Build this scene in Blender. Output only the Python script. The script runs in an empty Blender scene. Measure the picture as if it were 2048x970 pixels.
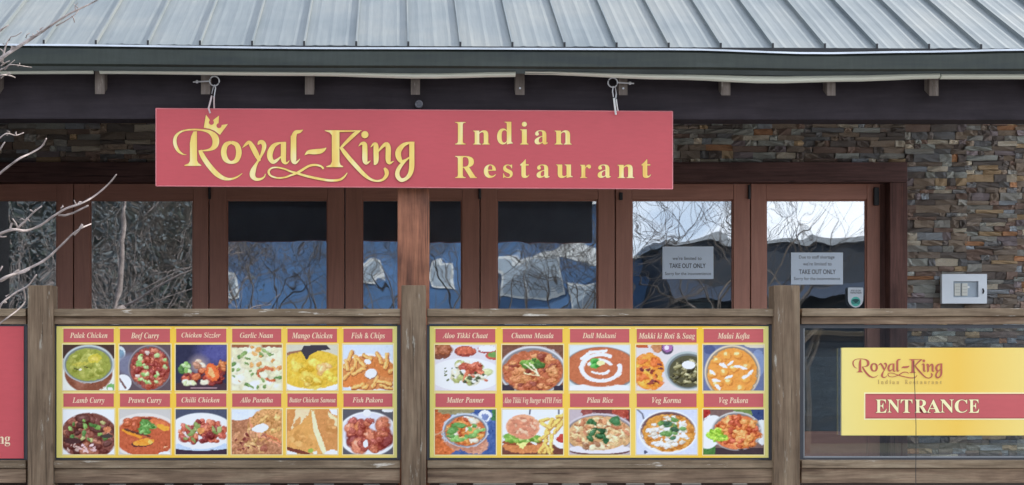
import bpy, bmesh, math, random
import numpy as np
from mathutils import Vector, Matrix
R = math.radians
sc = bpy.context.scene
COL = sc.collection

# ---------------------------------------------------------------- camera
F, VX, VY, CZ = 3368.0, 790.0, 750.0, 1.6      # focal length and principal point in photo pixels, eye height
cam = bpy.data.cameras.new('camera')
cam.sensor_width = 36; cam.lens = 36 * F / 2048
cam.shift_x = (1024 - VX) / 2048; cam.shift_y = (VY - 485) / 2048
cam.clip_end = 3000; cam.clip_start = 0.05
camo = bpy.data.objects.new('camera', cam); COL.objects.link(camo)
camo.location = (0, 0, CZ); camo.rotation_euler = (R(90), 0, 0); sc.camera = camo
# ---------------------------------------------------------------- world and sun
SUN_EL, SUN_AZ = 36.0, 62.0      # the sun stands behind the restaurant, a little to its right
w = bpy.data.worlds.new('World'); sc.world = w; w.use_nodes = True
nt = w.node_tree; N = nt.nodes; L = nt.links
bgn = N['Background']; bgn.inputs[1].default_value = 0.12
sky = N.new('ShaderNodeTexSky'); sky.sky_type = 'NISHITA'; sky.sun_disc = False
sky.sun_elevation = R(SUN_EL); sky.sun_rotation = R(SUN_AZ); sky.dust_density = 1.2
tc = N.new('ShaderNodeTexCoord'); mp = N.new('ShaderNodeMapping'); mp.inputs['Scale'].default_value = (1, 1, 2.6)
no = N.new('ShaderNodeTexNoise'); no.inputs['Scale'].default_value = 2.6; no.inputs['Detail'].default_value = 7
cr = N.new('ShaderNodeValToRGB'); cr.color_ramp.elements[0].position = .40; cr.color_ramp.elements[1].position = .58
mx = N.new('ShaderNodeMixRGB')
no2 = N.new('ShaderNodeTexNoise'); no2.inputs['Scale'].default_value = 9; no2.inputs['Detail'].default_value = 5
cr2 = N.new('ShaderNodeValToRGB'); cr2.color_ramp.elements[0].position = .32; cr2.color_ramp.elements[0].color = (.52, .60, .70, 1); cr2.color_ramp.elements[1].position = .62
sc2 = N.new('ShaderNodeVectorMath'); sc2.operation = 'MULTIPLY'; sc2.inputs[1].default_value = (10.6, 10.8, 11.2)
L.new(no2.outputs['Fac'], cr2.inputs[0]); L.new(cr2.outputs[0], sc2.inputs[0]); L.new(sc2.outputs[0], mx.inputs[2])
L.new(tc.outputs['Generated'], mp.inputs[0]); L.new(mp.outputs[0], no.inputs['Vector']); L.new(mp.outputs[0], no2.inputs['Vector']); L.new(no.outputs['Fac'], cr.inputs[0])
L.new(cr.outputs[0], mx.inputs[0]); L.new(sky.outputs[0], mx.inputs[1]); L.new(mx.outputs[0], bgn.inputs[0])
sun = bpy.data.lights.new('sun', 'SUN'); sun.energy = 3.2; sun.angle = R(0.6); sun.color = (1, .95, .88)
so = bpy.data.objects.new('sun', sun); COL.objects.link(so)
d = Vector((math.sin(R(SUN_AZ)) * math.cos(R(SUN_EL)), math.cos(R(SUN_AZ)) * math.cos(R(SUN_EL)), math.sin(R(SUN_EL))))
so.rotation_euler = d.to_track_quat('Z', 'Y').to_euler()
sc.view_settings.view_transform = 'Standard'; sc.view_settings.look = 'None'
sc.view_settings.exposure = 1.08; sc.view_settings.gamma = 1

# ---------------------------------------------------------------- helpers
rnd = random.Random(7)
def lin(c):
    return tuple(((v / 255 + .055) / 1.055) ** 2.4 if v > 10 else v / 255 / 12.92 for v in c)
def P(px, py, dep):
    return Vector(((px - VX) / F * dep, dep, (VY - py) / F * dep + CZ))
def X(px, dep): return (px - VX) / F * dep
def Z(py, dep): return (VY - py) / F * dep + CZ
WL = {}
def link(o, parent, loc):
    COL.objects.link(o)
    loc = Vector(loc); WL[o.name] = loc
    if parent is not None:
        o.parent = parent; o.location = loc - WL[parent.name]
    else:
        o.location = loc
    return o
def tag(o, label=None, cat=None, group=None, kind=None):
    if label: o['label'] = label
    if cat: o['category'] = cat
    if group: o['group'] = group
    if kind: o['kind'] = kind
    return o
def empty(name, loc, **k):
    o = bpy.data.objects.new(name, None); o.empty_display_size = .1
    link(o, None, loc); return tag(o, **k)
class MB:
    """collects shapes in world space, builds one mesh around its own centre"""
    def __init__(s): s.bm = bmesh.new()
    def box(s, x0, x1, y0, y1, z0, z1, bev=0.0, rot=None):
        vs = [s.bm.verts.new(p) for p in ((x0,y0,z0),(x1,y0,z0),(x1,y1,z0),(x0,y1,z0),(x0,y0,z1),(x1,y0,z1),(x1,y1,z1),(x0,y1,z1))]
        fs = [s.bm.faces.new([vs[i] for i in f]) for f in ((3,2,1,0),(4,5,6,7),(0,1,5,4),(1,2,6,5),(2,3,7,6),(3,0,4,7))]
        if rot: bmesh.ops.rotate(s.bm, verts=vs, cent=rot[0], matrix=Matrix.Rotation(rot[1], 3, rot[2]))
        if bev:
            es = list({e for f in fs for e in f.edges})
            bmesh.ops.bevel(s.bm, geom=es, offset=bev, segments=2, affect='EDGES', profile=.6)
        return s
    def quad(s, pts):
        s.bm.faces.new([s.bm.verts.new(p) for p in pts]); return s
    def tube(s, pts, rad, n=6, cap=True, ry=1.0):
        """tube through pts; rad a number or one per point"""
        pts = [Vector(p) for p in pts]
        if not hasattr(rad, '__len__'): rad = [rad] * len(pts)
        rings = []
        for i, p in enumerate(pts):
            t = (pts[min(i+1, len(pts)-1)] - pts[max(i-1, 0)])
            t = t.normalized() if t.length > 1e-9 else Vector((0,0,1))
            a = Vector((0,0,1)) if abs(t.z) < .9 else Vector((1,0,0))
            u = t.cross(a).normalized(); v = t.cross(u).normalized()
            rings.append([s.bm.verts.new(p + (u*math.cos(2*math.pi*k/n) + v*math.sin(2*math.pi*k/n)*ry) * rad[i]) for k in range(n)])
        for a, b in zip(rings, rings[1:]):
            for k in range(n): s.bm.faces.new((a[k], a[(k+1)%n], b[(k+1)%n], b[k]))
        if cap: s.bm.faces.new(rings[0][::-1]); s.bm.faces.new(rings[-1])
        return s
    def ring(s, c, r, tr, ax='Y', n=20, m=6):
        pts = []
        for i in range(n+1):
            a = 2*math.pi*i/n
            off = {'Y': Vector((math.cos(a), 0, math.sin(a))), 'X': Vector((0, math.cos(a), math.sin(a))), 'Z': Vector((math.cos(a), math.sin(a), 0))}[ax]
            pts.append(Vector(c) + off*r)
        return s.tube(pts, tr, m)
    def disc(s, c, r, n=24, depth=0.0, sx=1, sz=1, ang=0):
        """disc facing -Y"""
        pts = []
        for k in range(n):
            a = 2*math.pi*k/n; dx, dz = math.cos(a)*r*sx, math.sin(a)*r*sz
            pts.append(Vector(c) + Vector((dx*math.cos(ang)-dz*math.sin(ang), 0, dx*math.sin(ang)+dz*math.cos(ang))))
        f = s.bm.faces.new([s.bm.verts.new(p) for p in pts])
        if depth:
            g = bmesh.ops.extrude_face_region(s.bm, geom=[f])
            bmesh.ops.translate(s.bm, verts=[e for e in g['geom'] if isinstance(e, bmesh.types.BMVert)], vec=(0, depth, 0))
        return s
    def poly(s, pts, depth=0.0):
        if depth:
            f = s.bm.faces.new([s.bm.verts.new(p) for p in pts])
            g = bmesh.ops.extrude_face_region(s.bm, geom=[f])
            bmesh.ops.translate(s.bm, verts=[e for e in g['geom'] if isinstance(e, bmesh.types.BMVert)], vec=(0, depth, 0))
        else:
            from mathutils.geometry import tessellate_polygon
            vs = [s.bm.verts.new(p) for p in pts]
            for t in tessellate_polygon([[Vector((p[0], p[2], 0)) for p in pts]]): s.bm.faces.new([vs[i] for i in t])
        return s
    def ribbon(s, pts, toW, y, grow=0.0):
        """flat pen stroke; pts (u, v, width); toW(u, v, y) gives a world point"""
        P0 = [Vector(p) for p in pts]
        out = []
        for i in range(len(P0)-1):
            a, b, c, e = P0[max(i-1,0)], P0[i], P0[i+1], P0[min(i+2,len(P0)-1)]
            for k in range(7):
                t = k/7
                out.append(.5*((2*b)+(c-a)*t+(2*a-5*b+4*c-e)*t*t+(3*b-a-3*c+e)*t**3))
        out.append(P0[-1])
        prev = None
        for i, p in enumerate(out):
            t = out[min(i+1,len(out)-1)] - out[max(i-1,0)]
            n = Vector((-t.y, t.x)); n = n.normalized() if n.length > 1e-6 else Vector((0,1))
            h = max(p.z, 2)/2 + grow
            yy = y - i*1.5e-6
            q = [s.bm.verts.new(toW(p.x + n.x*h, p.y + n.y*h, yy)), s.bm.verts.new(toW(p.x - n.x*h, p.y - n.y*h, yy))]
            if prev: s.bm.faces.new((prev[0], prev[1], q[1], q[0]))
            prev = q
        return s
    def build(s, name, mat, parent=None, smooth=False, center=None, **k):
        bm = s.bm
        if center is None:
            xs = [v.co for v in bm.verts]
            lo = Vector([min(c[i] for c in xs) for i in range(3)]); hi = Vector([max(c[i] for c in xs) for i in range(3)])
            center = (lo+hi)/2
            if parent is None: center.z = lo.z
        center = Vector(center)
        bmesh.ops.translate(bm, verts=bm.verts, vec=-center)
        bmesh.ops.recalc_face_normals(bm, faces=bm.faces)
        me = bpy.data.meshes.new(name); bm.to_mesh(me); bm.free()
        if mat: me.materials.append(mat)
        if smooth: me.shade_smooth()
        o = bpy.data.objects.new(name, me); link(o, parent, center)
        return tag(o, **k)

# ---------------------------------------------------------------- materials
def new_mat(name):
    m = bpy.data.materials.new(name); m.use_nodes = True
    nt = m.node_tree; b = nt.nodes['Principled BSDF']
    return m, nt, b
def coords(nt, scale=(1,1,1), objrand=True):
    tc = nt.nodes.new('ShaderNodeTexCoord'); mp = nt.nodes.new('ShaderNodeMapping'); mp.inputs['Scale'].default_value = scale
    nt.links.new(tc.outputs['Object'], mp.inputs[0])
    if objrand:
        oi = nt.nodes.new('ShaderNodeObjectInfo'); ml = nt.nodes.new('ShaderNodeMath'); ml.operation = 'MULTIPLY'; ml.inputs[1].default_value = 37
        nt.links.new(oi.outputs['Random'], ml.inputs[0]); nt.links.new(ml.outputs[0], mp.inputs['Location'])
    return mp.outputs[0]
def noise(nt, vec, scale, detail=5, rough=.55, dist=0.0):
    n = nt.nodes.new('ShaderNodeTexNoise'); n.inputs['Scale'].default_value = scale; n.inputs['Detail'].default_value = detail
    n.inputs['Roughness'].default_value = rough; n.inputs['Distortion'].default_value = dist
    nt.links.new(vec, n.inputs['Vector']); return n.outputs['Fac']
def ramp(nt, fac, stops, interp='LINEAR'):
    r = nt.nodes.new('ShaderNodeValToRGB'); r.color_ramp.interpolation = interp
    el = r.color_ramp.elements
    while len(el) < len(stops): el.new(.5)
    for e, (p, c) in zip(el, stops): e.position = p; e.color = (*c, 1) if len(c) == 3 else c
    nt.links.new(fac, r.inputs[0]); return r.outputs[0]
def mixc(nt, fac, a, b, mode='MIX'):
    m = nt.nodes.new('ShaderNodeMixRGB'); m.blend_type = mode
    for i, v in ((0, fac), (1, a), (2, b)):
        if hasattr(v, 'is_output'): nt.links.new(v, m.inputs[i])
        elif i == 0: m.inputs[0].default_value = v
        else: m.inputs[i].default_value = (*v, 1)
    return m.outputs[0]
def bump(nt, b, h, strength=.3, dist=.01):
    bp = nt.nodes.new('ShaderNodeBump'); bp.inputs['Strength'].default_value = strength; bp.inputs['Distance'].default_value = dist
    nt.links.new(h, bp.inputs['Height']); nt.links.new(bp.outputs[0], b.inputs['Normal'])
def plain(name, c, rough=.5, metal=0.0, var=.12, scale=6, spec=.5, bmp=0.0):
    m, nt, b = new_mat(name)
    v = coords(nt); f = noise(nt, v, scale)
    lo = tuple(x*(1-var) for x in c); hi = tuple(min(1, x*(1+var)) for x in c)
    nt.links.new(ramp(nt, f, [(.3, lo), (.7, hi)]), b.inputs['Base Color'])
    b.inputs['Roughness'].default_value = rough; b.inputs['Metallic'].default_value = metal
    b.inputs['Specular IOR Level'].default_value = spec
    if bmp: bump(nt, b, noise(nt, v, scale*8), bmp, .004)
    return m
def wood(name, dark, mid, light, axis='X', rough=.75, knots=True, stain=.5, worn=None, spec=.25):
    m, nt, b = new_mat(name)
    st = {'X': (.9, 9, 9), 'Z': (9, 9, .9)}[axis]; st2 = {'X': (2.5, 60, 60), 'Z': (60, 60, 2.5)}[axis]
    g1 = noise(nt, coords(nt, st), 2.2, 6, .6, .8); g2 = noise(nt, coords(nt, st2), 1.5, 4, .7)
    c = ramp(nt, g1, [(.28, dark), (.5, mid), (.74, light)])
    c = mixc(nt, .45 if knots else .16, c, ramp(nt, g2, [(.35, (.45,.45,.45)), (.65, (1.25,1.25,1.25))]), 'MULTIPLY')
    ck = noise(nt, coords(nt, {'X': (1.6,40,70), 'Z': (70,40,1.6)}[axis]), 1.3, 3, .5, .3)
    c = mixc(nt, .8 if knots else .08, c, ramp(nt, ck, [(.30, (.30,.27,.25)), (.37, (1,1,1))]), 'MULTIPLY')
    bl = noise(nt, coords(nt, (3,3,3)), 1.6, 5, .6)
    c = mixc(nt, stain, c, ramp(nt, bl, [(.35, (.55,.53,.5)), (.62, (1.15,1.15,1.15))]), 'MULTIPLY')
    if knots:
        vo = nt.nodes.new('ShaderNodeTexVoronoi'); vo.inputs['Scale'].default_value = 2.3
        ks = {'X': (1, 3.2, 3.2), 'Z': (3.2, 3.2, 1)}[axis]
        nt.links.new(coords(nt, ks), vo.inputs['Vector'])
        c = mixc(nt, ramp(nt, vo.outputs['Distance'], [(.03, (1,1,1)), (.10, (0,0,0))]), c, tuple(x*.35 for x in dark))
    if worn:
        wn = noise(nt, coords(nt, {'X': (2,14,14), 'Z': (14,14,2)}[axis]), 2.6, 8, .72)
        c = mixc(nt, ramp(nt, wn, [(.60, (0,0,0)), (.68, (1,1,1))]), c, worn)
    nt.links.new(c, b.inputs['Base Color']); b.inputs['Roughness'].default_value = rough
    b.inputs['Specular IOR Level'].default_value = spec
    bump(nt, b, g2, .35 if knots else .08, .003)
    return m
def vinyl(name, c, rough=.38, var=.05):
    m, nt, b = new_mat(name)
    f = noise(nt, coords(nt, (1,1,1)), 1.6, 4)
    f2 = noise(nt, coords(nt, (3,3,14)), 5, 6)
    cc = ramp(nt, f, [(.3, tuple(x*(1-var) for x in c)), (.7, tuple(min(1,x*(1+var)) for x in c))])
    cc = mixc(nt, .25, cc, ramp(nt, f2, [(.3, (.86,.86,.84)), (.6, (1.03,1.03,1.03))]), 'MULTIPLY')
    nt.links.new(cc, b.inputs['Base Color']); b.inputs['Roughness'].default_value = rough; b.inputs['Specular IOR Level'].default_value = .3
    return m
def gold(name):     # printed vertical gold gradient of the lettering
    m, nt, b = new_mat(name)
    c = ramp(nt, noise(nt, coords(nt, (10,1,2), False), 1.2, 2), [(.35, (.92,.56,.12)), (.5, (.97,.74,.20)), (.62, (1,.84,.40))])
    nt.links.new(c, b.inputs['Base Color']); b.inputs['Roughness'].default_value = .5; return m
def yellow_print(name, stops, scale, axis=0, rough=.4):     # printed left-right yellow gradient
    m, nt, b = new_mat(name)
    tc = nt.nodes.new('ShaderNodeTexCoord'); sp = nt.nodes.new('ShaderNodeSeparateXYZ'); nt.links.new(tc.outputs['Generated'], sp.inputs[0])
    ml = nt.nodes.new('ShaderNodeMath'); ml.operation = 'MULTIPLY'; ml.inputs[1].default_value = scale; nt.links.new(sp.outputs[axis], ml.inputs[0])
    fr = nt.nodes.new('ShaderNodeMath'); fr.operation = 'FRACT'; nt.links.new(ml.outputs[0], fr.inputs[0])
    nt.links.new(ramp(nt, fr.outputs[0], stops), b.inputs['Base Color']); b.inputs['Roughness'].default_value = .5; b.inputs['Specular IOR Level'].default_value = .15; return m
def glass(name, refl, tint=(.82,.86,.88), wav=.0, wscale=2.0):
    m = bpy.data.materials.new(name); m.use_nodes = True; nt = m.node_tree; nt.nodes.clear()
    out = nt.nodes.new('ShaderNodeOutputMaterial'); mix = nt.nodes.new('ShaderNodeMixShader')
    gl = nt.nodes.new('ShaderNodeBsdfGlossy'); gl.inputs['Roughness'].default_value = 0.01; gl.inputs['Color'].default_value = (.93,.96,1,1)
    tr = nt.nodes.new('ShaderNodeBsdfTransparent'); tr.inputs['Color'].default_value = (*tint, 1)
    lw = nt.nodes.new('ShaderNodeLayerWeight'); lw.inputs[0].default_value = .2
    ma = nt.nodes.new('ShaderNodeMath'); ma.operation = 'MULTIPLY_ADD'; ma.inputs[1].default_value = .6; ma.inputs[2].default_value = refl; ma.use_clamp = True
    nt.links.new(lw.outputs['Fresnel'], ma.inputs[0]); ma.inputs[1].default_value = .3
    nt.links.new(ma.outputs[0], mix.inputs[0]); nt.links.new(tr.outputs[0], mix.inputs[1]); nt.links.new(gl.outputs[0], mix.inputs[2]); nt.links.new(mix.outputs[0], out.inputs[0])
    if wav:
        n = noise(nt, coords(nt, (1,1,1)), wscale, 1.2, .4, .6)
        bp = nt.nodes.new('ShaderNodeBump'); bp.inputs['Strength'].default_value = 1; bp.inputs['Distance'].default_value = wav
        nt.links.new(n, bp.inputs['Height']); nt.links.new(bp.outputs[0], gl.inputs['Normal'])
    return m
def stone_mat(name, island):
    m, nt, b = new_mat(name)
    if island:
        g = nt.nodes.new('ShaderNodeNewGeometry'); r = g.outputs['Random Per Island']
    else:
        g = nt.nodes.new('ShaderNodeObjectInfo'); r = g.outputs['Random']
    cols = [(.00,(.13,.115,.105)),(.12,(.20,.165,.135)),(.25,(.15,.155,.16)),(.35,(.26,.26,.24)),(.45,(.19,.135,.11)),(.56,(.25,.20,.155)),
            (.66,(.30,.32,.30)),(.73,(.13,.11,.10)),(.80,(.38,.28,.17)),(.84,(.36,.19,.10)),(.87,(.46,.42,.34)),(.91,(.21,.18,.19)),(.96,(.25,.28,.31))]
    c = ramp(nt, r, cols, 'CONSTANT')
    n1 = noise(nt, coords(nt, (6,6,14), not island), 3.5, 8, .65, 1.0)
    c = mixc(nt, .8, c, (1.95,1.86,1.80), 'MULTIPLY')
    c = mixc(nt, .6, c, ramp(nt, n1, [(.30, (.42,.41,.40)), (.5, (1,.98,.95)), (.70, (1.6,1.5,1.4))]), 'MULTIPLY')
    n2 = noise(nt, coords(nt, (4,4,6), not island), 2.2, 4)
    c = mixc(nt, ramp(nt, n2, [(.58, (0,0,0)), (.72, (.6,.6,.6))]), c, (.30,.17,.09))
    nt.links.new(c, b.inputs['Base Color']); b.inputs['Roughness'].default_value = .8
    bump(nt, b, noise(nt, coords(nt, (8,8,22), not island), 4, 8, .7), .9, .02)
    return m
M = {}
M['rail'] = wood('weathered_rail_wood', (.14,.095,.06), (.255,.185,.12), (.38,.295,.20), 'X', worn=(.66,.60,.51))
M['under'] = wood('weathered_board_wood', (.12,.075,.05), (.26,.175,.115), (.40,.30,.20), 'X')
M['post'] = wood('weathered_post_wood', (.125,.084,.053), (.205,.140,.09), (.30,.22,.145), 'Z', worn=(.38,.35,.29), stain=.35)
M['frame'] = wood('stained_door_wood', (.40,.175,.120), (.46,.205,.142), (.51,.235,.165), 'Z', .5, False, .12, spec=.4)
M['frameX'] = wood('stained_door_wood_across', (.40,.175,.120), (.46,.205,.142), (.51,.235,.165), 'X', .5, False, .12, spec=.4)
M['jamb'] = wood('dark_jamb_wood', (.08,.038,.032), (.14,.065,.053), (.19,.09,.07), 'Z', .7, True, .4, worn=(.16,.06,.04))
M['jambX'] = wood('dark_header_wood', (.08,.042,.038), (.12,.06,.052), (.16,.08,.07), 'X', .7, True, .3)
M['column'] = wood('column_wood', (.16,.06,.035), (.36,.14,.075), (.46,.19,.10), 'Z', .55, True, .6, spec=.4)
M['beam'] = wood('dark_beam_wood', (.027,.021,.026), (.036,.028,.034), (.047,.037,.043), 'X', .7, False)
M['tail'] = wood('grey_rafter_wood', (.10,.08,.07), (.19,.155,.135), (.27,.225,.20), 'Z', .8, False, worn=(.4,.36,.33))
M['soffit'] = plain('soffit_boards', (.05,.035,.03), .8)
M['flash'] = plain('pale_edge_strip', (.88,.91,.78), .5, var=.07, scale=2.5)
M['gutter'] = None
M['screw'] = plain('zinc_steel', (.5,.5,.52), .4, .7)
M['black'] = plain('black_metal', (.02,.02,.022), .5)
M['channel'] = plain('dark_channel_metal', (.05,.052,.062), .45)
M['alu'] = plain('dull_aluminium_bead', (.26,.27,.28), .45, .3)
M['red'] = vinyl('red_sign_face', (.60,.098,.112), .33)
M['redb'] = vinyl('red_title_print', (.60,.120,.125), .4)
M['signback'] = plain('sign_back', (.42,.48,.58), .8)
M['edge'] = plain('sign_edge_pink', (.75,.25,.27), .5)
M['gold'] = gold('gold_lettering')
M['outline'] = plain('dark_letter_outline', (.40,.075,.06), .5)
M['cream'] = plain('cream_lettering', (.95,.74,.50), .5, var=.04)
M['creamy'] = plain('pale_yellow_lettering', (1,.90,.50), .5, var=.03)
M['maroon'] = plain('maroon_lettering', (.50,.11,.07), .5, var=.1)
M['olive'] = plain('olive_small_lettering', (.55,.36,.10), .5)
M['yellow'] = yellow_print('yellow_menu_print', [(0,(.82,.74,.22)),(.03,(.86,.68,.16)),(.3,(1,.62,.06)),(.55,(.94,.68,.15)),(.8,(1,.61,.06)),(.97,(.88,.70,.18)),(1,(.80,.74,.26))], 1.0)
M['yellow2'] = yellow_print('yellow_entrance_print', [(0,(.92,.76,.26)),(.12,(.94,.72,.20)),(.38,(.94,.60,.11)),(.60,(.95,.72,.22)),(.74,(.94,.78,.30)),(1,(.94,.60,.12))], 1.0)
M['white'] = plain('white_enamel', (.72,.76,.80), .35, var=.04)
M['paper'] = plain('white_paper', (.74,.82,.92), .7, var=.04)
M['ink'] = plain('grey_ink', (.09,.09,.11), .7)
M['teal'] = plain('teal_print', (.12,.62,.50), .5)
M['dteal'] = plain('dark_teal_print', (.02,.12,.12), .5)
M['glass'] = glass('wavy_window_glass', .30, (.75,.8,.82), .0012, 2.6)
M['rglass'] = glass('clear_railing_glass', .15, (.8,.84,.85), .0004, 1.5)
M['branch'] = plain('pale_twig_bark', (.33,.275,.255), .85, var=.5, scale=22, bmp=.6)
M['bark'] = plain('dark_bark', (.10,.08,.065), .9, var=.4, scale=5)
M['stoneA'] = stone_mat('ledger_stone', False); M['stoneB'] = stone_mat('ledger_stone_joined', True)
M['mortar'] = plain('dark_mortar', (.035,.032,.03), .95)
def gutter_mat():
    m, nt, b = new_mat('dark_green_gutter_paint')
    n1 = noise(nt, coords(nt, (.5,2,4)), 3, 6, .6, .5); n2 = noise(nt, coords(nt, (14,10,2)), 3, 5, .6)
    c = ramp(nt, n1, [(.3, (.020,.027,.027)), (.5, (.034,.041,.033)), (.72, (.045,.054,.047))])
    c = mixc(nt, .5, c, ramp(nt, n2, [(.35, (.75,.77,.75)), (.7, (1.25,1.25,1.2))]), 'MULTIPLY')
    nt.links.new(c, b.inputs['Base Color']); b.inputs['Roughness'].default_value = .4; b.inputs['Metallic'].default_value = .2
    return m
M['gutter'] = gutter_mat()
def roof_mat():
    m, nt, b = new_mat('galvanised_roof_metal')
    n1 = noise(nt, coords(nt, (14,.6,.6)), 2.5, 5, .6); n2 = noise(nt, coords(nt, (1,1,1)), 1.3, 4); n3 = noise(nt, coords(nt, (50,2,2)), 2, 4)
    c = ramp(nt, n2, [(.3, (.125,.152,.162)), (.5, (.165,.188,.192)), (.72, (.215,.225,.212))])
    c = mixc(nt, .45, c, ramp(nt, n1, [(.3, (.72,.76,.82)), (.65, (1.12,1.1,1.08))]), 'MULTIPLY')
    c = mixc(nt, .3, c, ramp(nt, n3, [(.3, (.7,.73,.78)), (.65, (1.15,1.15,1.15))]), 'MULTIPLY')
    nt.links.new(c, b.inputs['Base Color']); b.inputs['Roughness'].default_value = .5; b.inputs['Metallic'].default_value = .35
    return m
M['roof'] = roof_mat()
M['seam'] = plain('dull_seam_metal', (.20,.22,.25), .5, .3)
def fac_print(name, kind='POINT'):
    m, nt, b = new_mat(name)
    a = nt.nodes.new('ShaderNodeVertexColor'); a.layer_name = 'print'
    nt.links.new(a.outputs[0], b.inputs['Base Color']); b.inputs['Roughness'].default_value = .5; b.inputs['Specular IOR Level'].default_value = .15; return m
M['food'] = fac_print('food_photo_print')

# ---------------------------------------------------------------- type
BI = (0x1D468, 0x1D482); BO = (0x1D400, 0x1D41A)
_gl = {}
def conv(s, f):
    if f is None: return s
    return ''.join(chr(f[0]+ord(c)-65) if 'A' <= c <= 'Z' else chr(f[1]+ord(c)-97) if 'a' <= c <= 'z' else c for c in s)
def text_geo(s, f, off=0.0):
    k = (s, f, off)
    if k not in _gl:
        cu = bpy.data.curves.new('t', 'FONT'); cu.body = conv(s, f); cu.offset = off; cu.resolution_u = 4
        o = bpy.data.objects.new('t', cu); COL.objects.link(o)
        me = bpy.data.meshes.new_from_object(o.evaluated_get(bpy.context.evaluated_depsgraph_get()))
        vs = [v.co.copy() for v in me.vertices]; fs = [tuple(p.vertices) for p in me.polygons]
        bpy.data.objects.remove(o); bpy.data.curves.remove(cu); bpy.data.meshes.remove(me)
        _gl[k] = (vs, fs)
    return _gl[k]
def put_text(mb, s, f, x0, x1, z0, z1, y, off=0.0, shear=0.0, slope=0.0):
    """fit the text's own box into x0..x1, z0..z1 on the plane y"""
    v0, _ = text_geo(s, f); vs, fs = text_geo(s, f, off)
    lx, hx = min(v.x for v in v0), max(v.x for v in v0); lz, hz = min(v.y for v in v0), max(v.y for v in v0)
    nv = []
    for v in vs:
        x = x0 + (v.x-lx)/(hx-lx)*(x1-x0); z = z0 + (v.y-lz)/(hz-lz)*(z1-z0)
        nv.append(mb.bm.verts.new((x + shear*(z-z0), y, z + slope*x)))
    for fc in fs:
        try: mb.bm.faces.new([nv[i] for i in fc])
        except ValueError: pass

# ================================================================= SETTING
def sheet(name, x0, x1, y0, y1, z, mat, **k):
    return MB().quad(((x0,y0,z),(x1,y0,z),(x1,y1,z),(x0,y1,z))).build(name, mat, **k)
M['grass'] = plain('winter_grass', (.10,.10,.075), .95, var=.4, scale=30)
M['asphalt'] = plain('asphalt', (.06,.06,.062), .9, var=.2, scale=20)
M['pave'] = plain('concrete_paving', (.24,.235,.23), .85, var=.15, scale=5)
sheet('ground', -400, 400, -500, 300, 0, M['grass'], kind='structure')
sheet('road', -200, 200, -15, -7, .004, M['asphalt'], kind='structure')
sheet('pavement', -60, 60, -6.8, 9.3, .008, M['pave'], kind='structure')
for zz, ww in ((-11.05, .12),): sheet('road_marking', -200, 200, zz, zz+ww, .012, plain('white_road_paint', (.7,.7,.66), .8), kind='structure')
MB().box(-60, 60, -7.0, -6.8, 0, .13, .01).build('kerb', M['pave'], kind='structure')
FL = .85     # deck level
MB().box(-6, 5.5, 9.75, 12.2, FL-.05, FL).build('deck_floor', wood('deck_wood', (.05,.035,.025), (.09,.065,.05), (.13,.10,.08), 'X'), kind='structure')

# ================================================================= RESTAURANT BUILDING
B = empty('restaurant_building', (0, 12, 0), label='single storey restaurant with stacked stone wall, brown folding glass doors and seamed metal roof', cat='building')
DW, DS = 12.0, 11.9         # door plane, stone face
XL, XR = X(-700, 12), X(2480, 12)
dx0, dx1 = X(-530, DS), X(1811, DS)   # opening for the doors
zt_open = Z(326, DS)
ROOFZ = 4.1
# stone wall body with the opening
wall = MB()
wall.box(XL, dx0, DS+.03, DS+.35, .0, ROOFZ); wall.box(dx1, XR, DS+.03, DS+.35, 0, ROOFZ); wall.box(dx0, dx1, DS+.03, DS+.35, zt_open, ROOFZ)
wallo = wall.build('stone_wall', M['mortar'], B)
# stones
def stone_mesh(i):
    r = random.Random(i); bm = bmesh.new(); nx, nz = 4, 3; g = []
    for a in range(nx):
        row = []
        for b_ in range(nz):
            u, v = a/(nx-1)-.5, b_/(nz-1)-.5
            e = 1 if a in (0, nx-1) or b_ in (0, nz-1) else 0
            row.append(bm.verts.new((u*(.99 if e else 1)+r.uniform(-.02,.02), -.5+r.uniform(0,.6)+(.12 if e else 0), v+r.uniform(-.05,.05))))
        g.append(row)
    for a in range(nx-1):
        for b_ in range(nz-1): bm.faces.new((g[a][b_], g[a+1][b_], g[a+1][b_+1], g[a][b_+1]))
    rim = [g[a][0] for a in range(nx)] + [g[nx-1][b_] for b_ in range(1, nz)] + [g[a][nz-1] for a in range(nx-2, -1, -1)] + [g[0][b_] for b_ in range(nz-2, 0, -1)]
    back = [bm.verts.new((v.co.x, .5, v.co.z)) for v in rim]
    for i_ in range(len(rim)): j = (i_+1) % len(rim); bm.faces.new((rim[j], rim[i_], back[i_], back[j]))
    bmesh.ops.recalc_face_normals(bm, faces=bm.faces)
    me = bpy.data.meshes.new('stone'); bm.to_mesh(me); bm.free(); me.materials.append(M['stoneA']); return me
SM = [stone_mesh(i) for i in range(16)]
stones = []
def lay(x0, x1, z0, z1):
    """broken courses: blocks of about .5 m each with their own course heights"""
    x = x0
    while x < x1 - .01:
        bw = min(rnd.uniform(.35, .62), x1-x)
        if x1-x-bw < .15: bw = x1-x
        z = z0
        while z < z1 - .005:
            h = rnd.choice((.026,.032,.032,.038,.038,.045,.055)); h = min(h, z1-z)
            if z1-z-h < .012: h = z1-z
            sx = x - rnd.uniform(.0, 0.025) if x > x0 else x0
            ex = x+bw if x+bw >= x1-.001 else x+bw
            while sx < ex - .01:
                wd = min(rnd.choice((.05,.07,.09,.12,.14,.17,.21))*rnd.uniform(.8,1.2), ex-sx)
                if ex-sx-wd < .05: wd = ex-sx
                stones.append((sx, sx+wd, z, z+h)); sx += wd
            z += h
        x += bw
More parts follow.
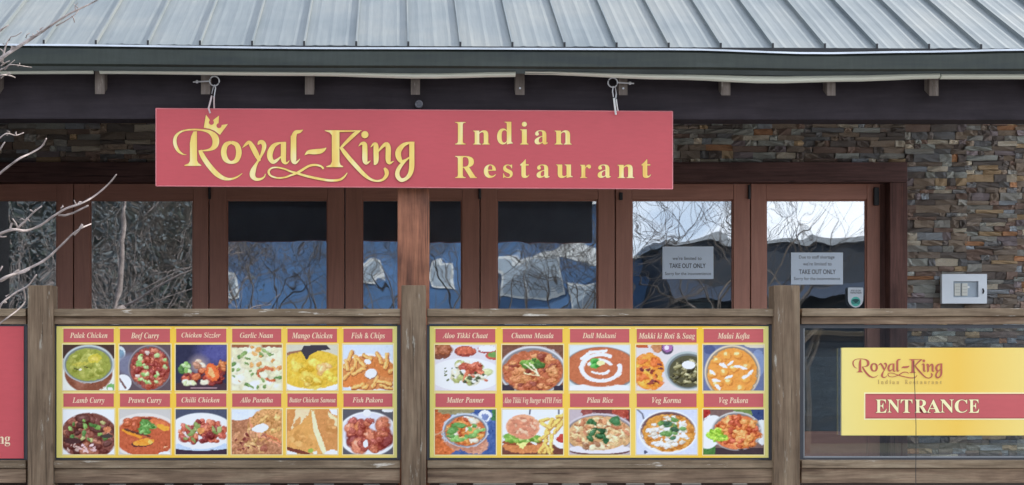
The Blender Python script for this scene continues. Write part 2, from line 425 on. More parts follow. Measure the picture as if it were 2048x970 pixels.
lay(dx1, XR, FL, Z(225, DS)); lay(dx0, dx1, zt_open, Z(225, DS)); lay(XL, dx0, FL, Z(225, DS))
def ppos(s): return ((s[0]+s[1])/2/DS*F+VX, VY-((s[2]+s[3])/2-CZ)/DS*F)
def score(s):
    px, py = ppos(s); a = (s[1]-s[0])*(s[3]-s[2])
    if not (-10 < px < 2058 and py > 236): return 0
    if 305 < px < 1350: return 0
    if py > 617: return a*.12 if px > 1800 and (py < 695 or py > 872) and py < 915 else 0
    return a * (.55 if px < 310 else 1)
lay(dx1, XR, Z(225, DS), ROOFZ)
stones.sort(key=score, reverse=True)
sj = bmesh.new()
for i, s in enumerate(stones):
    wd, h = s[1]-s[0]-.003, s[3]-s[2]-.0022; dp = rnd.uniform(.034, .054)
    cx, cz = (s[0]+s[1])/2, (s[2]+s[3])/2
    me = rnd.choice(SM); cy = DS + .034 - dp/2
    flip = rnd.choice((-1, 1))
    if i < 300:
        o = bpy.data.objects.new('stone', me); o.scale = (wd*flip, dp, h); link(o, wallo, (cx, cy, cz))
        o.rotation_euler = (0, rnd.uniform(-.008,.008), 0)
    else:
        tmp = sj.verts[:] ; n0 = len(tmp)
        vs = [sj.verts.new((cx+v.co.x*wd*flip, cy+v.co.y*dp, cz+v.co.z*h)) for v in me.vertices]
        for p in me.polygons: sj.faces.new([vs[k] for k in p.vertices])
mb = MB(); mb.bm.free(); mb.bm = sj
mb.build('stones', M['stoneB'], wallo, kind='stuff', label='remaining small ledger stones of the wall')
# door head and right jamb
zh0, zh1 = Z(367, 11.93), zt_open
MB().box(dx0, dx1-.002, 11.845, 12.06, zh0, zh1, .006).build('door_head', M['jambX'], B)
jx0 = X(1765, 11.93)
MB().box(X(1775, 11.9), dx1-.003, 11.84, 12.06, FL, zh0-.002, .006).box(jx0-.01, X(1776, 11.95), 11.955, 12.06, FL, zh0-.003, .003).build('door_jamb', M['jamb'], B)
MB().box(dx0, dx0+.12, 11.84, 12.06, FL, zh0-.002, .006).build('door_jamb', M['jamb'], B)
# folding doors
bounds = [-391.5, -122, 149, 419, 690, 959.5, 1229, 1498.5, 1764]
gx = {0: (-350,-155), 1: (-85,116), 2: (181,388), 3: (454,656), 4: (724,924), 5: (993,1195), 6: (1262,1465), 7: (1530,1731)}
zt, zb = Z(368, DW), FL+.012; gt, gb = Z(400, DW), Z(866, DW)
tilts = [0,0,.004,0,-.002,.0,.001,-.004]
for i in range(8):
    a, b_ = X(bounds[i], DW)+.004, X(bounds[i+1], DW)-.004; g0, g1 = X(gx[i][0], DW), X(gx[i][1], DW)
    D = MB()
    y0, y1 = 11.96, 12.02
    do = D.box(a, g0, y0, y1, zb, zt, .004).build('folding_door', M['frame'], B)
    MB().box(g1, b_, y0, y1, zb, zt, .004).build('stile', M['frame'], do)
    MB().box(g0+.001, g1-.001, y0+.002, y1, gt, zt-.001, .003).build('door_rail', M['frameX'], do); MB().box(g0+.001, g1-.001, y0+.002, y1, zb+.001, gb, .003).build('door_rail', M['frameX'], do)
    bd = MB()
    for (p0,p1,q0,q1) in ((g0,g0+.010,gb,gt),(g1-.010,g1,gb,gt),(g0+.010,g1-.010,gt-.010,gt),(g0+.010,g1-.010,gb,gb+.012)): bd.box(p0+.0005,p1-.0005,y0+.018,y0+.03,q0,q1)
    bd.build('glazing_bead', M['frame'], do)
    gp = MB().box(g0-.008, g1+.008, 11.990, 11.996, gb-.008, gt+.008).build('glass_pane', M['glass'], do)
    gp.rotation_euler = (0, 0, tilts[i])
    if i in (3, 5, 7) :
        hx = X(bounds[i], 11.95)
        MB().tube(((hx, 11.948, Z(370,11.95)), (hx, 11.948, Z(398,11.95))), .010, 8).build('hinge', M['black'], do)
    if i == 6:
        hx = X(1242, 11.95); MB().box(hx-.012, hx+.012, 11.94, 11.962, Z(400,11.95), Z(385,11.95), .004).build('catch', M['black'], do)
    if i == 7:
        hx = X(1752, 11.95); MB().box(hx-.018, hx+.018, 11.93, 11.962, Z(411,11.95), Z(375,11.95), .005).build('door_closer', M['black'], do)
# unseen end wall added to block light from the left of the porch
MB().box(-3.35, -3.2, 10.02, 11.84, FL, 3.3).build('added_shade_wall', M['soffit'], B)
# inside the dining room
rm = MB()
rm.box(XL, XR, 17, 17.1, FL, 3.6); rm.box(XL-.1, XL, 12.3, 17, FL, 3.6); rm.box(XR, XR+.1, 12.3, 17, FL, 3.6)
rm.box(XL, XR, 12.26, 17, 3.6, 3.7); rm.box(XL, XR, 12.26, 17, FL-.1, FL)
rm.build('dining_room_walls', plain('dim_interior_paint', (.5,.5,.52), .9), B)
# beam, column, rafters, soffit
by0, by1 = 10.03, 10.21
SL = .5; EY = 9.86; EZ = Z(89, 9.86)
def roofz(y): return EZ + (y-EY)*SL
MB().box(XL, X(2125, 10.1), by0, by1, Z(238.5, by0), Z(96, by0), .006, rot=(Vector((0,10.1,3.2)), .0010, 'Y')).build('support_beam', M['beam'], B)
MB().box(X(795, by0), X(859, by0), by0+.004, by0+.2, FL, Z(239, by0)-.004, .008).build('column', M['column'], B)
tails = [(-19,0),(190,209),(402,420),(610,628),(822,840),(1031,1049),(1238,1255),(1443,1461),(1654,1671),(1859,1877),(2064,2082)]
for a, b_ in tails:
    yb = Z(188 + (a-190)*.0022, 9.93); x0, x1 = X(a, 9.93), X(b_, 9.93); h = .0
    m_ = MB(); y1 = by0-.002; up = (y1-9.93)*SL; zt_ = roofz(9.93)-.085
    pts = [(x0,9.93,yb),(x0,y1,yb+up),(x0,y1,zt_+up),(x0,9.93,zt_)]
    f = m_.bm.faces.new([m_.bm.verts.new(p) for p in pts]); g = bmesh.ops.extrude_face_region(m_.bm, geom=[f])
    bmesh.ops.translate(m_.bm, verts=[e for e in g['geom'] if isinstance(e, bmesh.types.BMVert)], vec=(x1-x0,0,0))
    r_ = m_.build('rafter', M['tail'], B)
    if a in (1031, 1238): MB().disc(((x0+x1)/2, 9.927, yb+.04), .006, 10, .004).build('screw_head', M['screw'], r_)
def slab(name, x0, x1, ya, yb, up, lo, mat, parent):
    m_ = MB(); z = lambda y, o: roofz(y)+o
    pts = [(x0,ya,z(ya,lo)),(x0,yb,z(yb,lo)),(x0,yb,z(yb,up)),(x0,ya,z(ya,up))]
    f = m_.bm.faces.new([m_.bm.verts.new(p) for p in pts]); g = bmesh.ops.extrude_face_region(m_.bm, geom=[f])
    bmesh.ops.translate(m_.bm, verts=[e for e in g['geom'] if isinstance(e, bmesh.types.BMVert)], vec=(x1-x0,0,0))
    return m_.build(name, mat, parent)
xr_roof = X(2125, 9.86)
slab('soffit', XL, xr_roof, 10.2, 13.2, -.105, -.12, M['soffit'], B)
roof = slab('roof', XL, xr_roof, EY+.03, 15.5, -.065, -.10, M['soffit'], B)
# roof panels and seams; the eave falls slightly to the right
tilt = -.0046
def rz(x, y): return roofz(y) + (x-X(88,EY))*tilt
seamx = [X(88 + 104.08*k, EY) for k in range(-5, 23)]
for k in range(len(seamx)-1):
    a, b_ = seamx[k]+.001, seamx[k+1]-.001; m_ = MB(); n = 14; yt = 15.4
    prof = []
    for j in range(n+1):
        u = j/n; x = a+(b_-a)*u
        rib = .0035 if j in (3, 7, 11) else 0
        prof.append((x, rib))
    top0, top1 = [], []
    wob = [rnd.uniform(-.004,.004) for _ in range(3)]
    ys = [EY + rnd.uniform(-.004,.004), EY+.5, EY+1.2, yt]
    rows = []
    for yi, y in enumerate(ys):
        rows.append([m_.bm.verts.new((x, y, rz(x, y)+rb + (wob[yi%3]*math.sin(math.pi*(x-a)/(b_-a)) if yi<3 else 0))) for x, rb in prof])
    for r0, r1 in zip(rows, rows[1:]):
        for j in range(n): m_.bm.faces.new((r0[j], r0[j+1], r1[j+1], r1[j]))
    low = [m_.bm.verts.new((v.co.x, v.co.y+.002, v.co.z-.012)) for v in rows[0]]
    for j in range(n): m_.bm.faces.new((low[j], low[j+1], rows[0][j+1], rows[0][j]))
    m_.build('roof_panel', M['roof'], roof)
for k, x in enumerate(seamx):
    m_ = MB(); h = .027; wd = .0045; yt = 15.4
    pts = []
    for y in (EY-.004, yt):
        z = rz(x, y); pts.append([m_.bm.verts.new(p) for p in ((x-wd,y,z-.014),(x+wd,y,z-.014),(x+wd,y,z+h),(x-wd,y,z+h))])
    a, b_ = pts
    for i in range(4): m_.bm.faces.new((a[i], a[(i+1)%4], b_[(i+1)%4], b_[i]))
    m_.bm.faces.new(a); m_.bm.faces.new(b_)
    s_ = m_.build('roof_seam', M['roof'], roof)
    MB().box(x-.006, x+.006, EY-.010, EY-.0045, rz(x,EY)-.014, rz(x,EY)+h-.001).build('seam_end_cap', M['black'], s_)
# black strip painting the shadow under the panels, then the gutter, its lip and lower bead
def strip(name, yl, profile, mat, ylow=None, n=40, smooth=False, px0=-500, px1=2125, parent=B, **k):
    """profile: function px -> list of (depth, py) corners round the section"""
    m_ = MB(); prev = None
    for i in range(n+1):
        px = px0 + (px1-px0)*i/n
        q = [m_.bm.verts.new(P(px, py, dep)) for dep, py in profile(px)]
        # keep x the same for all corners
        for v in q: v.co.x = X(px, yl)
        if prev:
            for j in range(len(q)): m_.bm.faces.new((prev[j], q[j], q[(j+1)%len(q)], prev[(j+1)%len(q)]))
        else: m_.bm.faces.new(q[::-1])
        prev = q
    m_.bm.faces.new(prev); return m_.build(name, mat, parent, smooth=smooth, **k)
ev = lambda px: 88 + (px-88)*.0046
def lerp(x, pts):
    if x <= pts[0][0]: return pts[0][1]
    for (a, va), (b_, vb) in zip(pts, pts[1:]):
        if x <= b_: t = (x-a)/(b_-a); t = t*t*(3-2*t); return va+(vb-va)*t
    return pts[-1][1]
gtop = lambda px: lerp(px, [(-500,88),(0,90),(700,97),(1348,99),(1640,107),(1850,104),(2048,100),(2125,99)])
gbot = lambda px: lerp(px, [(-500,131),(0,132),(700,136),(1348,139),(1700,143),(2048,142.5),(2125,142)])
strip('eave_shadow_strip', 9.83, lambda px: [(9.845, ev(px)+.8), (9.845, ev(px)+14), (9.86, ev(px)+14), (9.86, ev(px)+.8)], M['black'])
G1 = strip('gutter', 9.74, lambda px: [(9.74, gtop(px)+1), (9.725, gtop(px)+6), (9.725, gbot(px)-5), (9.74, gbot(px)), (9.835, gbot(px)-2), (9.835, gtop(px)+4), (9.825, gtop(px)+4), (9.825, gbot(px)-6), (9.735, gbot(px)-6), (9.745, gtop(px)+6)], M['gutter'])
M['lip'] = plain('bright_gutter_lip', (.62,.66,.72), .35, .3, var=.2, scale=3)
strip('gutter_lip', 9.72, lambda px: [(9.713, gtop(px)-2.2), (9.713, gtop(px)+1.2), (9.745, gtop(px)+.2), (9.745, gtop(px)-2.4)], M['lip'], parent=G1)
M['fascia'] = plain('grey_green_fascia', (.16,.19,.19), .5, var=.2, scale=3)
strip('fascia', 9.86, lambda px: [(9.865, gbot(px)-20), (9.865, gbot(px)+9.5), (9.90, gbot(px)+9.5), (9.90, gbot(px)-20)], M['fascia'])
# pale strips below the fascia, one per bay, sagging
def pale(px0, px1, top, bot):
    m_ = MB(); n = 16; prev = None
    for i in range(n+1):
        t = i/n; px = px0+(px1-px0)*t; a, b_ = lerp(px, top), lerp(px, bot)
        mid = (a+b_)/2
        q = [m_.bm.verts.new((X(px,9.87),y,Z(py,9.87))) for y, py in ((9.872,a),(9.858,a+2),(9.855,mid),(9.860,b_-2),(9.875,b_),(9.895,b_),(9.895,a))]
        if prev:
            for j in range(7): m_.bm.faces.new((prev[j], q[j], q[(j+1)%7], prev[(j+1)%7]))
        else: m_.bm.faces.new(q[::-1])
        prev = q
    m_.bm.faces.new(prev); m_.build('pale_strip', M['flash'], B)
pale(-300, 186, [(-300,140),(0,141),(186,140)], [(-300,148),(0,147),(186,146.5)])
pale(199, 1031, [(199,140.5),(610,143),(860,146),(1031,142.5)], [(199,146.5),(610,150.5),(850,156),(1031,152.5)])
pale(1050, 1879, [(1050,141.5),(1348,148),(1560,152),(1700,150),(1879,146)], [(1050,147.5),(1348,158),(1540,165.5),(1700,162),(1879,156)])
pale(1882, 2125, [(1882,147),(2125,147)], [(1882,157),(2125,157)])

# small round fitting on the beam
lo = MB().disc((X(838,10.0), 10.0, Z(208,10.0)), .024, 24, .029).build('round_fitting', plain('grey_fitting', (.10,.10,.115), .5), None)
tag(lo, 'small dark grey round fitting on the beam above the hanging sign', 'light fitting')
MB().ring((X(838,10.0), 9.999, Z(208,10.0)), .019, .004).build('bezel', plain('fitting_bezel', (.16,.16,.18), .4), lo)

# ================================================================= HANGING SIGN
SY = 9.95
slope = -(6/1033)
S = empty('hanging_sign', P(828, 375, SY), label='long red hanging sign with gold lettering Royal-King Indian Restaurant', cat='sign')
def tilt_to(o_pts): pass
def signz(py, px): return Z(py, SY)
# sign built in photo-plane units with its own slight roll
def SP(px, py, y): return Vector((X(px, SY), y, Z(py, SY)))
bd = MB(); c = [SP(312,217,SY),SP(1345,223,SY),SP(1345,378,SY),SP(312,372,SY)]
bd.poly(c[::-1], .024); bdo = bd.build('sign_board', M['red'], S)
bk = MB(); bk.poly([p+Vector((0,.0245,0)) for p in c[::-1]], .006); bk.build('sign_backing', M['signback'], S)
ed = MB()
for a, b_, q in ((0,1,1),(1,2,0),(2,3,1),(3,0,0)):
    ed.tube((c[a]+Vector((0,-.0005,0)), c[b_]+Vector((0,-.0005,0))), .0032, 4)
ed.build('sign_edge', M['edge'], S)
def logo(parent, toW, yb, mat, omat=None, grow=5, crown=True, dy=.0004):
    O = 1515.5
    c8 = lambda l: [(u+O, v, w_) for u, v, w_ in l]
    strokes = {
     'R': [[(262,545,4),(212,533,18),(158,490,36),(122,410,44),(128,330,38),(180,272,24),(262,244,18),(372,238,20),(470,248,24),(545,270,46),(600,320,76),(617,380,82),(600,440,68),(550,478,34),(480,492,18),(408,494,10)],
           [(425,490,40),(450,545,55),(495,620,60),(560,705,62),(635,782,60),(715,828,44),(795,838,26),(870,815,20),(936,770,8)]],
     'o': [[(803,392,36),(870,425,58),(896,513,68),(870,605,58),(803,636,36),(738,600,62),(712,513,68),(738,425,58),(803,392,36)]],
     'y': [[(940,458,6),(985,415,34),(1022,392,40),(1060,445,60),(1105,530,62),(1140,600,44),(1150,620,20)],
           [(1128,422,16),(1150,392,44),(1185,395,52),(1203,440,54),(1185,510,40),(1148,590,24),(1105,660,34),(1070,735,64),(1062,795,66),(1100,838,42),(1160,838,28),(1203,812,18),(1218,775,8)]],
     'a': [[(1465,398,22),(1400,400,22),(1325,430,50),(1280,500,68),(1272,570,66),(1305,628,50),(1350,615,36),(1408,565,14)],
           [(1437,392,64),(1437,500,64),(1437,600,62),(1455,640,42),(1485,640,20),(1508,612,6)]],
     'l': [c8([(158,242,6),(120,262,36),(68,275,50),(44,330,66)]), c8([(43,315,68),(43,450,68),(43,600,68),(60,640,40),(90,628,22),(122,592,6)])],
     'dash': [c8([(178,548,6),(225,513,46),(300,508,62),(370,500,58),(412,482,36),(440,460,6)])],
     'flourish': [c8([(408,715,24),(372,682,24),(300,668,26),(220,685,28),(100,757,30),(0,797,22),(-60,818,20),(-145,825,18),(-230,800,22),(-258,750,28),(-225,708,20),(-155,698,18),(-60,718,20),(0,743,22),(85,768,26),(200,802,28),(350,835,28),(480,855,28),(590,850,28),(650,818,24),(696,762,8)])],
     'K': [c8([(520,258,22),(700,258,20),(868,252,8)]), c8([(850,256,14),(790,290,44),(700,375,40),(622,455,28)]),
           c8([(612,450,30),(660,515,48),(720,590,52),(800,680,52),(900,785,44),(980,842,30),(1060,862,24),(1130,842,32),(1170,790,46),(1168,740,50),(1142,706,26)])],
     'i': [c8([(832,442,6),(865,410,30),(902,418,58),(908,480,62),(908,600,62),(920,642,44),(948,638,24),(977,616,6)])],
     'n': [c8([(978,455,6),(1012,418,30),(1040,428,58),(1043,500,62),(1043,620,58),(1022,666,20)]), c8([(1060,520,14),(1105,462,30),(1165,415,46),(1190,460,62),(1190,600,62),(1205,642,42),(1230,638,22),(1258,622,6)])],
     'g': [c8([(1508,400,26),(1440,402,28),(1370,432,50),(1316,500,68),(1316,570,66),(1350,625,44),(1400,612,30),(1448,575,16)]),
           c8([(1476,394,62),(1476,550,62),(1474,700,62),(1450,785,52),(1400,838,42),(1345,850,46),(1305,805,54),(1305,745,50),(1340,680,44),(1395,622,26),(1450,578,12)])],
    }
    polys = {'R': [[(345,262),(388,258),(388,500),(390,615),(405,645),(440,668),(440,678),(235,678),(235,668),(285,650),(303,620),(303,500),(303,400),(318,320)]],
             'K': [[(O+420,248),(O+600,248),(O+600,450),(O+600,630),(O+612,665),(O+645,685),(O+645,695),(O+440,695),(O+440,685),(O+492,665),(O+508,630),(O+508,310),(O+480,275),(O+430,258)]]}
    arc = lambda cx, cy, r, a0, a1, n=8: [(cx+r*math.cos(R(a0+(a1-a0)*i/n)), cy+r*math.sin(R(a0+(a1-a0)*i/n))) for i in range(n+1)]
    cr = [(497,58),(542,118)] + arc(563,152,30,-115,-425+360-360+0, 1)[:0] + arc(563,150,31,-130,-410,10) + [(592,115),(655,68),(650,150)] + arc(655,190,31,-95,-360,10) + [(690,182),(762,172),(667,302),(600,252),(540,228),(470,215)]
    k = 0
    names = {'R':'letter','dash':'hyphen','flourish':'flourish'}
    for key in list(strokes):
        m_ = MB()
        for st in strokes[key]:
            k += 1; m_.ribbon(st, toW, yb-.0015-dy*k)
        for pl in polys.get(key, []):
            k += 1; m_.poly([toW(u, v, yb-.0015-dy*k) for u, v in pl])
        if key == 'i': k += 1; m_.disc(toW(908+O, 302, yb-.0015-dy*k), (toW(44,0,0)-toW(0,0,0)).x, 20)
        o = m_.build('letter' if len(key) == 1 else names[key], mat, parent)
        if len(key) == 1: o['label'] = 'printed letter ' + key
    if crown:
        m_ = MB(); k += 1; m_.poly([toW(u, v, yb-.0012) for u, v in cr]); m_.build('crown', mat, parent)
    if omat:
        m_ = MB(); k = 0
        for key in strokes:
            for st in strokes[key]: k += 1; m_.ribbon(st, toW, yb-.0004-dy*.08*k, grow)
            for pl in polys.get(key, []):
                cx = sum(p[0] for p in pl)/len(pl)
                k += 1; m_.poly([toW(u+(grow if u > cx else -grow), v+(grow if v > 480 else -grow), yb-.0004-dy*.08*k) for u, v in pl])
            if key == 'i': k += 1; m_.disc(toW(908+O, 302, yb-.0004-dy*.08*k), (toW(44+grow,0,0)-toW(0,0,0)).x, 20)
        if crown: k += 1; m_.poly([toW(616+(u-616)*1.06, 180+(v-180)*1.08, yb-.0004-dy*.08*k) for u, v in cr])
        m_.build('letter_outline', omat, parent)
S7 = 6.0615
logo(S, lambda u, v, y: SP(330+u/S7, 220+v/S7, y), SY, M['gold'], M['outline'], 6)
def letters(spec, base, cap, xh, asc, parent):
    m_, mo = MB(), MB()
    for ch, a, b_ in spec:
        top = {'I': cap, 'R': cap, 'd': asc, 'i': asc, 't': asc+ (xh-asc)*.35}.get(ch, xh)
        for mm, off, yy in ((m_, -.002, SY-.0015), (mo, .011, SY-.0006)):
            put_text(mm, ch, BO, X(a,SY), X(b_,SY), Z(base+.8,SY), Z(top,SY), yy, off)
    m_.build('lettering', M['gold'], parent); mo.build('lettering_outline', M['outline'], parent)
letters([('I',910,931.5),('n',946,980),('d',994,1026),('i',1040,1057),('a',1069,1096),('n',1109,1143.5)], 288.3, 244, 260.5, 243.5, S)
letters([('R',910,954),('e',967.5,992),('s',1006,1025.5),('t',1040,1059),('a',1073,1099.5),('u',1112,1145.6),('r',1160,1182),('a',1195,1222),('n',1234.7,1268.7),('t',1282.6,1302)], 355.3, 312, 329, 313, S)

# hooks: an eye bolt through the rafter end and cord ties down to the sign
def hook(px, py, boltx, ties, label):
    H = empty('eye_bolt', P(px, py, 9.97), label=label, cat='hook', group='eye bolts that carry the hanging sign')
    yy = 9.90
    m_ = MB(); m_.ring((X(px,yy), yy, Z(py,yy)), 9.5/F*yy, .0042)
    m_.tube(((X(px + (9.5 if boltx > px else -9.5),yy), yy, Z(py,yy)), (X(boltx,yy), yy, Z(py+2,yy))), .0045, 6)
    m_.build('bolt', M['screw'], H)
    nx = px-24 if boltx < px else px+24
    nx = boltx + (8 if boltx < px else -8)
    MB().tube(((X(nx,yy)-.006, yy, Z(py+1.5,yy)), (X(nx,yy)+.006, yy, Z(py+1.5,yy))), .010, 6).build('nut', M['screw'], H)
    for t, rad, mt, nm in ties:
        MB().tube([(X(a,9.93), yv, Z(b_,9.93)) for a, b_, yv in t], rad, 6).build(nm, mt, H)
M['cord'] = plain('pinkish_cord', (.72,.60,.60), .7)
M['wcord'] = plain('white_cord', (.8,.8,.78), .7)
hook(429, 162, 386, [([(430,171,9.9),(432,178,9.905),(429,195,9.91)], .0036, M['screw'], 'wire_link'), ([(428,175,9.9),(424,188,9.92)], .0028, M['screw'], 'wire_link'),
     ([(424,192,9.92),(420,208,9.92),(417.5,216,9.925),(420,226,9.935)], .0055, M['cord'], 'cord_tie'), ([(429,194,9.91),(428,205,9.93),(427.5,218,9.96)], .0042, M['cord'], 'cord_tie')],
     'eye bolt with pinkish cord tie holding the left end of the red hanging sign')
hook(1225.5, 165, 1268, [([(1225,174,9.9),(1224,185,9.905),(1226,195,9.91)], .0036, M['screw'], 'wire_link'), ([(1229,174,9.9),(1232,188,9.92),(1231,198,9.92)], .0036, M['screw'], 'wire_link'),
     ([(1227,197,9.91),(1229,212,9.92),(1232,229,9.935)], .0062, M['wcord'], 'cord_tie'), ([(1232,199,9.92),(1234,212,9.93),(1238,223,9.96)], .0042, M['wcord'], 'cord_tie')],
     'eye bolt with white cord tie holding the right end of the red hanging sign')

# ================================================================= WOODEN RAILING
RY = 9.6
RAIL = empty('deck_railing', (0, RY, FL), label='weathered wooden deck railing with square posts and framed glass bays', cat='railing')
posts = [(-640,-590),(55,106),(803,852),(1548,1600),(2300,2350)]
for a, b_ in posts:
    m_ = MB().box(X(a,RY-.04), X(b_,RY-.04), RY-.04, RY+.10, .0, Z(570.5,RY-.04), .005); m_.build('post', M['post'], RAIL)
for k in range(4):
    a, b_ = X(posts[k][1],RY)+.004, X(posts[k+1][0],RY)-.004
    jit = rnd.uniform(-.002,.002)
    MB().box(a+.002, b_-.002, RY-.022, RY+.09, Z(632.5,RY-.02), Z(617.5,RY-.02)+jit, .004).build('cap_rail', M['rail'], RAIL)
    MB().box(a+.004, b_-.004, RY, RY+.045, Z(648,RY), Z(633.2,RY), .003).build('top_board', M['under'], RAIL)
    MB().box(a+.003, b_-.003, RY-.014, RY+.08, Z(936,RY), Z(921,RY), .004).build('bottom_rail', M['rail'], RAIL)
    MB().box(a+.005, b_-.005, RY+.002, RY+.05, Z(966,RY), Z(936.8,RY), .003).build('bottom_board', M['under'], RAIL)
    fr = MB(); t = .020
    z0, z1 = Z(920,RY)+.0, Z(649,RY)
    gpanel = MB().box(a+.012, b_-.012, RY+.03, RY+.038, z0+.012, z1-.012).build('glass_panel', M['rglass'], RAIL)
    for q in ((a,a+t,z0,z1),(b_-t,b_,z0,z1),(a+t,b_-t,z1-t,z1),(a+t,b_-t,z0,z0+.012)): fr.box(q[0]+.0005,q[1]-.0005,RY+.018,RY+.05,q[2],q[3])
    fr.build('glass_channel', M['channel'], gpanel)
    be = MB(); 
    for q in ((a+t+.001,a+t+.007,z0+.012,z1-t),(a+t+.007,b_-t-.007,z0+.012,z0+.021),(b_-t-.007,b_-t-.001,z0+.012,z1-t)): be.box(q[0],q[1],RY+.020,RY+.029,q[2]+.0005,q[3]-.0005)
    be.build('glazing_bead', M['alu'], gpanel)
# pale balusters of the skirt below, in front of brown deck framing
MB().box(-6, 5.4, RY+.2, RY+.24, .05, FL-.055).build('deck_fascia', plain('red_brown_fascia', (.20,.07,.05), .7), RAIL)
sk = [(330,347),(388,404),(450,540),(575,598),(628,668),(727,759),(879,913),(946,1031),(1066,1096),(1124,1158),(1182,1214),(1252,1288),(1310,1340),(1364,1402),(1465,1494),(150,166),(220,252)]
M['pal'] = plain('pale_skirt_paint', (.36,.37,.36), .7)
for a, b_ in sk: MB().box(X(a,RY+.1), X(b_,RY+.1), RY+.09, RY+.11, .05, Z(966.5+rnd.uniform(0,1),RY+.1)+0, .002).build('skirt_board', M['pal'], RAIL)

# ================================================================= MENU BOARDS
exec_food = True
GW, GH = 84, 72
U, V = np.meshgrid(np.linspace(0,1,GW), np.linspace(0,1,GH))       # V down
class Pic:
    def __init__(s, bg, seed):
        s.a = np.zeros((GH, GW, 3)); s.a[:] = bg; s.r = np.random.RandomState(seed); s.seed = seed
    def blend(s, m, c): s.a = s.a*(1-m[...,None]) + np.array(c, float)*m[...,None]; return s
    def ellm(s, cx, cy, rx, ry, rot=0, soft=.05):
        du, dv = (U-cx), (V-cy); ca, sa = math.cos(rot), math.sin(rot)
        x, y = (du*ca+dv*sa)/rx, (-du*sa+dv*ca)/ry
        return np.clip((1-np.sqrt(x*x+y*y))/soft+.5, 0, 1)
    def ell(s, cx, cy, rx, ry, c, rot=0, soft=.05): return s.blend(s.ellm(cx,cy,rx,ry,rot,soft), c)
    def rect(s, x0, y0, x1, y1, c): return s.blend(((U>=x0)&(U<=x1)&(V>=y0)&(V<=y1)).astype(float), c)
    def line(s, pts, w, c, w2=None):
        for i in range(len(pts)-1):
            (x0,y0),(x1,y1) = pts[i], pts[i+1]; dx, dy = x1-x0, y1-y0; L2 = dx*dx+dy*dy+1e-9
            t = np.clip(((U-x0)*dx+(V-y0)*dy)/L2, 0, 1); dd = np.hypot(U-x0-t*dx, V-y0-t*dy)
            s.blend(np.clip((w-dd)/.012+.5, 0, 1), c)
        return s
    def poly(s, pts, c):
        ins = np.zeros_like(U, bool); n = len(pts)
        for i in range(n):
            (x0,y0),(x1,y1) = pts[i], pts[(i+1)%n]
            cnd = ((y0 > V) != (y1 > V)) & (U < (x1-x0)*(V-y0)/((y1-y0) or 1e-9)+x0); ins ^= cnd
        return s.blend(ins.astype(float), c)
    def bits(s, cx, cy, rx, ry, pal, n, size, asp=1.6, shade=30, rot=0.0, spread=1.0):
        for _ in range(n):
            t = s.r.rand()*2*math.pi; q = math.sqrt(s.r.rand())*spread
            x, y = cx+math.cos(t)*q*rx, cy+math.sin(t)*q*ry
            c = np.array(pal[s.r.randint(len(pal))], float)+s.r.uniform(-12,12); z = size*s.r.uniform(.6,1.3); an = rot + s.r.uniform(-1.3,1.3)
            if shade: s.ell(x+.008, y+.014, z*asp*1.12, z*1.15, c-shade*1.7, an, .4)
            s.ell(x, y, z*asp, z, c, an, .3)
            if shade: s.ell(x-z*.3, y-z*.35, z*asp*.45, z*.35, np.minimum(c+shade*1.3, 255), an, .6)
        return s
    def grain(s, k=9):
        n = s.r.randn(GH//2+1, GW//2+1); n = np.kron(n, np.ones((2,2)))[:GH,:GW]; s.a += (n*k)[...,None]; return s
    def bowl(s, cx, cy, rx, ry, rim, inner, side=None, h=.0, rw=.06):
        if side is not None: s.ell(cx, cy+h, rx*.93, ry*1.02, side); s.ell(cx-rx*.3, cy+h+.05, rx*.25, ry*.7, np.minimum(np.array(side)+35,255), 0, .8); s.ell(cx,cy,rx,ry,side)
        s.ell(cx, cy, rx, ry, rim); s.ell(cx, cy+.012, rx-rw*.55, ry-rw*.5, tuple(np.array(rim)*.62)); s.ell(cx, cy+.02, rx-rw, ry-rw, inner); return s
G1c, G2c = (90,130,70), (140,180,100); WH = (235,238,240)
def f_palak():
    p = Pic((225,225,215), 1); p.rect(0,0,1,.3,(70,50,45)); p.bowl(.5,.42,.5,.42,(190,200,200),(150,155,70),(130,75,55),.2)
    p.bits(.5,.42,.36,.28,[(165,165,80),(140,145,60),(180,180,95)],40,.04,1.8,10); p.ell(.62,.3,.13,.10,(200,185,70)); p.ell(.62,.3,.07,.05,(215,195,95)); p.ell(.35,.42,.18,.04,(190,180,80),-.2,.4)
    p.ell(.45,.5,.04,.02,(85,80,40)); p.ell(.26,.53,.05,.02,(90,90,45)); p.ell(.34,.54,.03,.02,(225,225,200)); p.ell(.97,.94,.12,.09,(120,170,100)); p.ell(.92,.97,.05,.04,WH); return p
def f_beef():
    p = Pic((95,80,85), 2); p.ell(.0,.2,.12,.17,(200,210,215)); p.ell(.02,.2,.07,.10,(120,150,170)); p.ell(.2,.45,.25,.25,(120,120,140),0,.5); p.ell(.05,.85,.18,.2,WH,.5)
    p.line([(0,.75),(.12,.95)],.02,(110,70,65)); p.bowl(.6,.5,.43,.5,(150,140,145),(160,75,65),None,0,.04); p.ell(.6,.51,.37,.46,(150,72,62))
    p.bits(.6,.5,.33,.42,[(185,95,75),(150,65,60),(200,120,95),(165,80,70)],70,.045,1.5,25); p.bits(.6,.5,.32,.42,[(150,190,110),(190,210,150),(220,200,190)],24,.03,1.4,15); return p
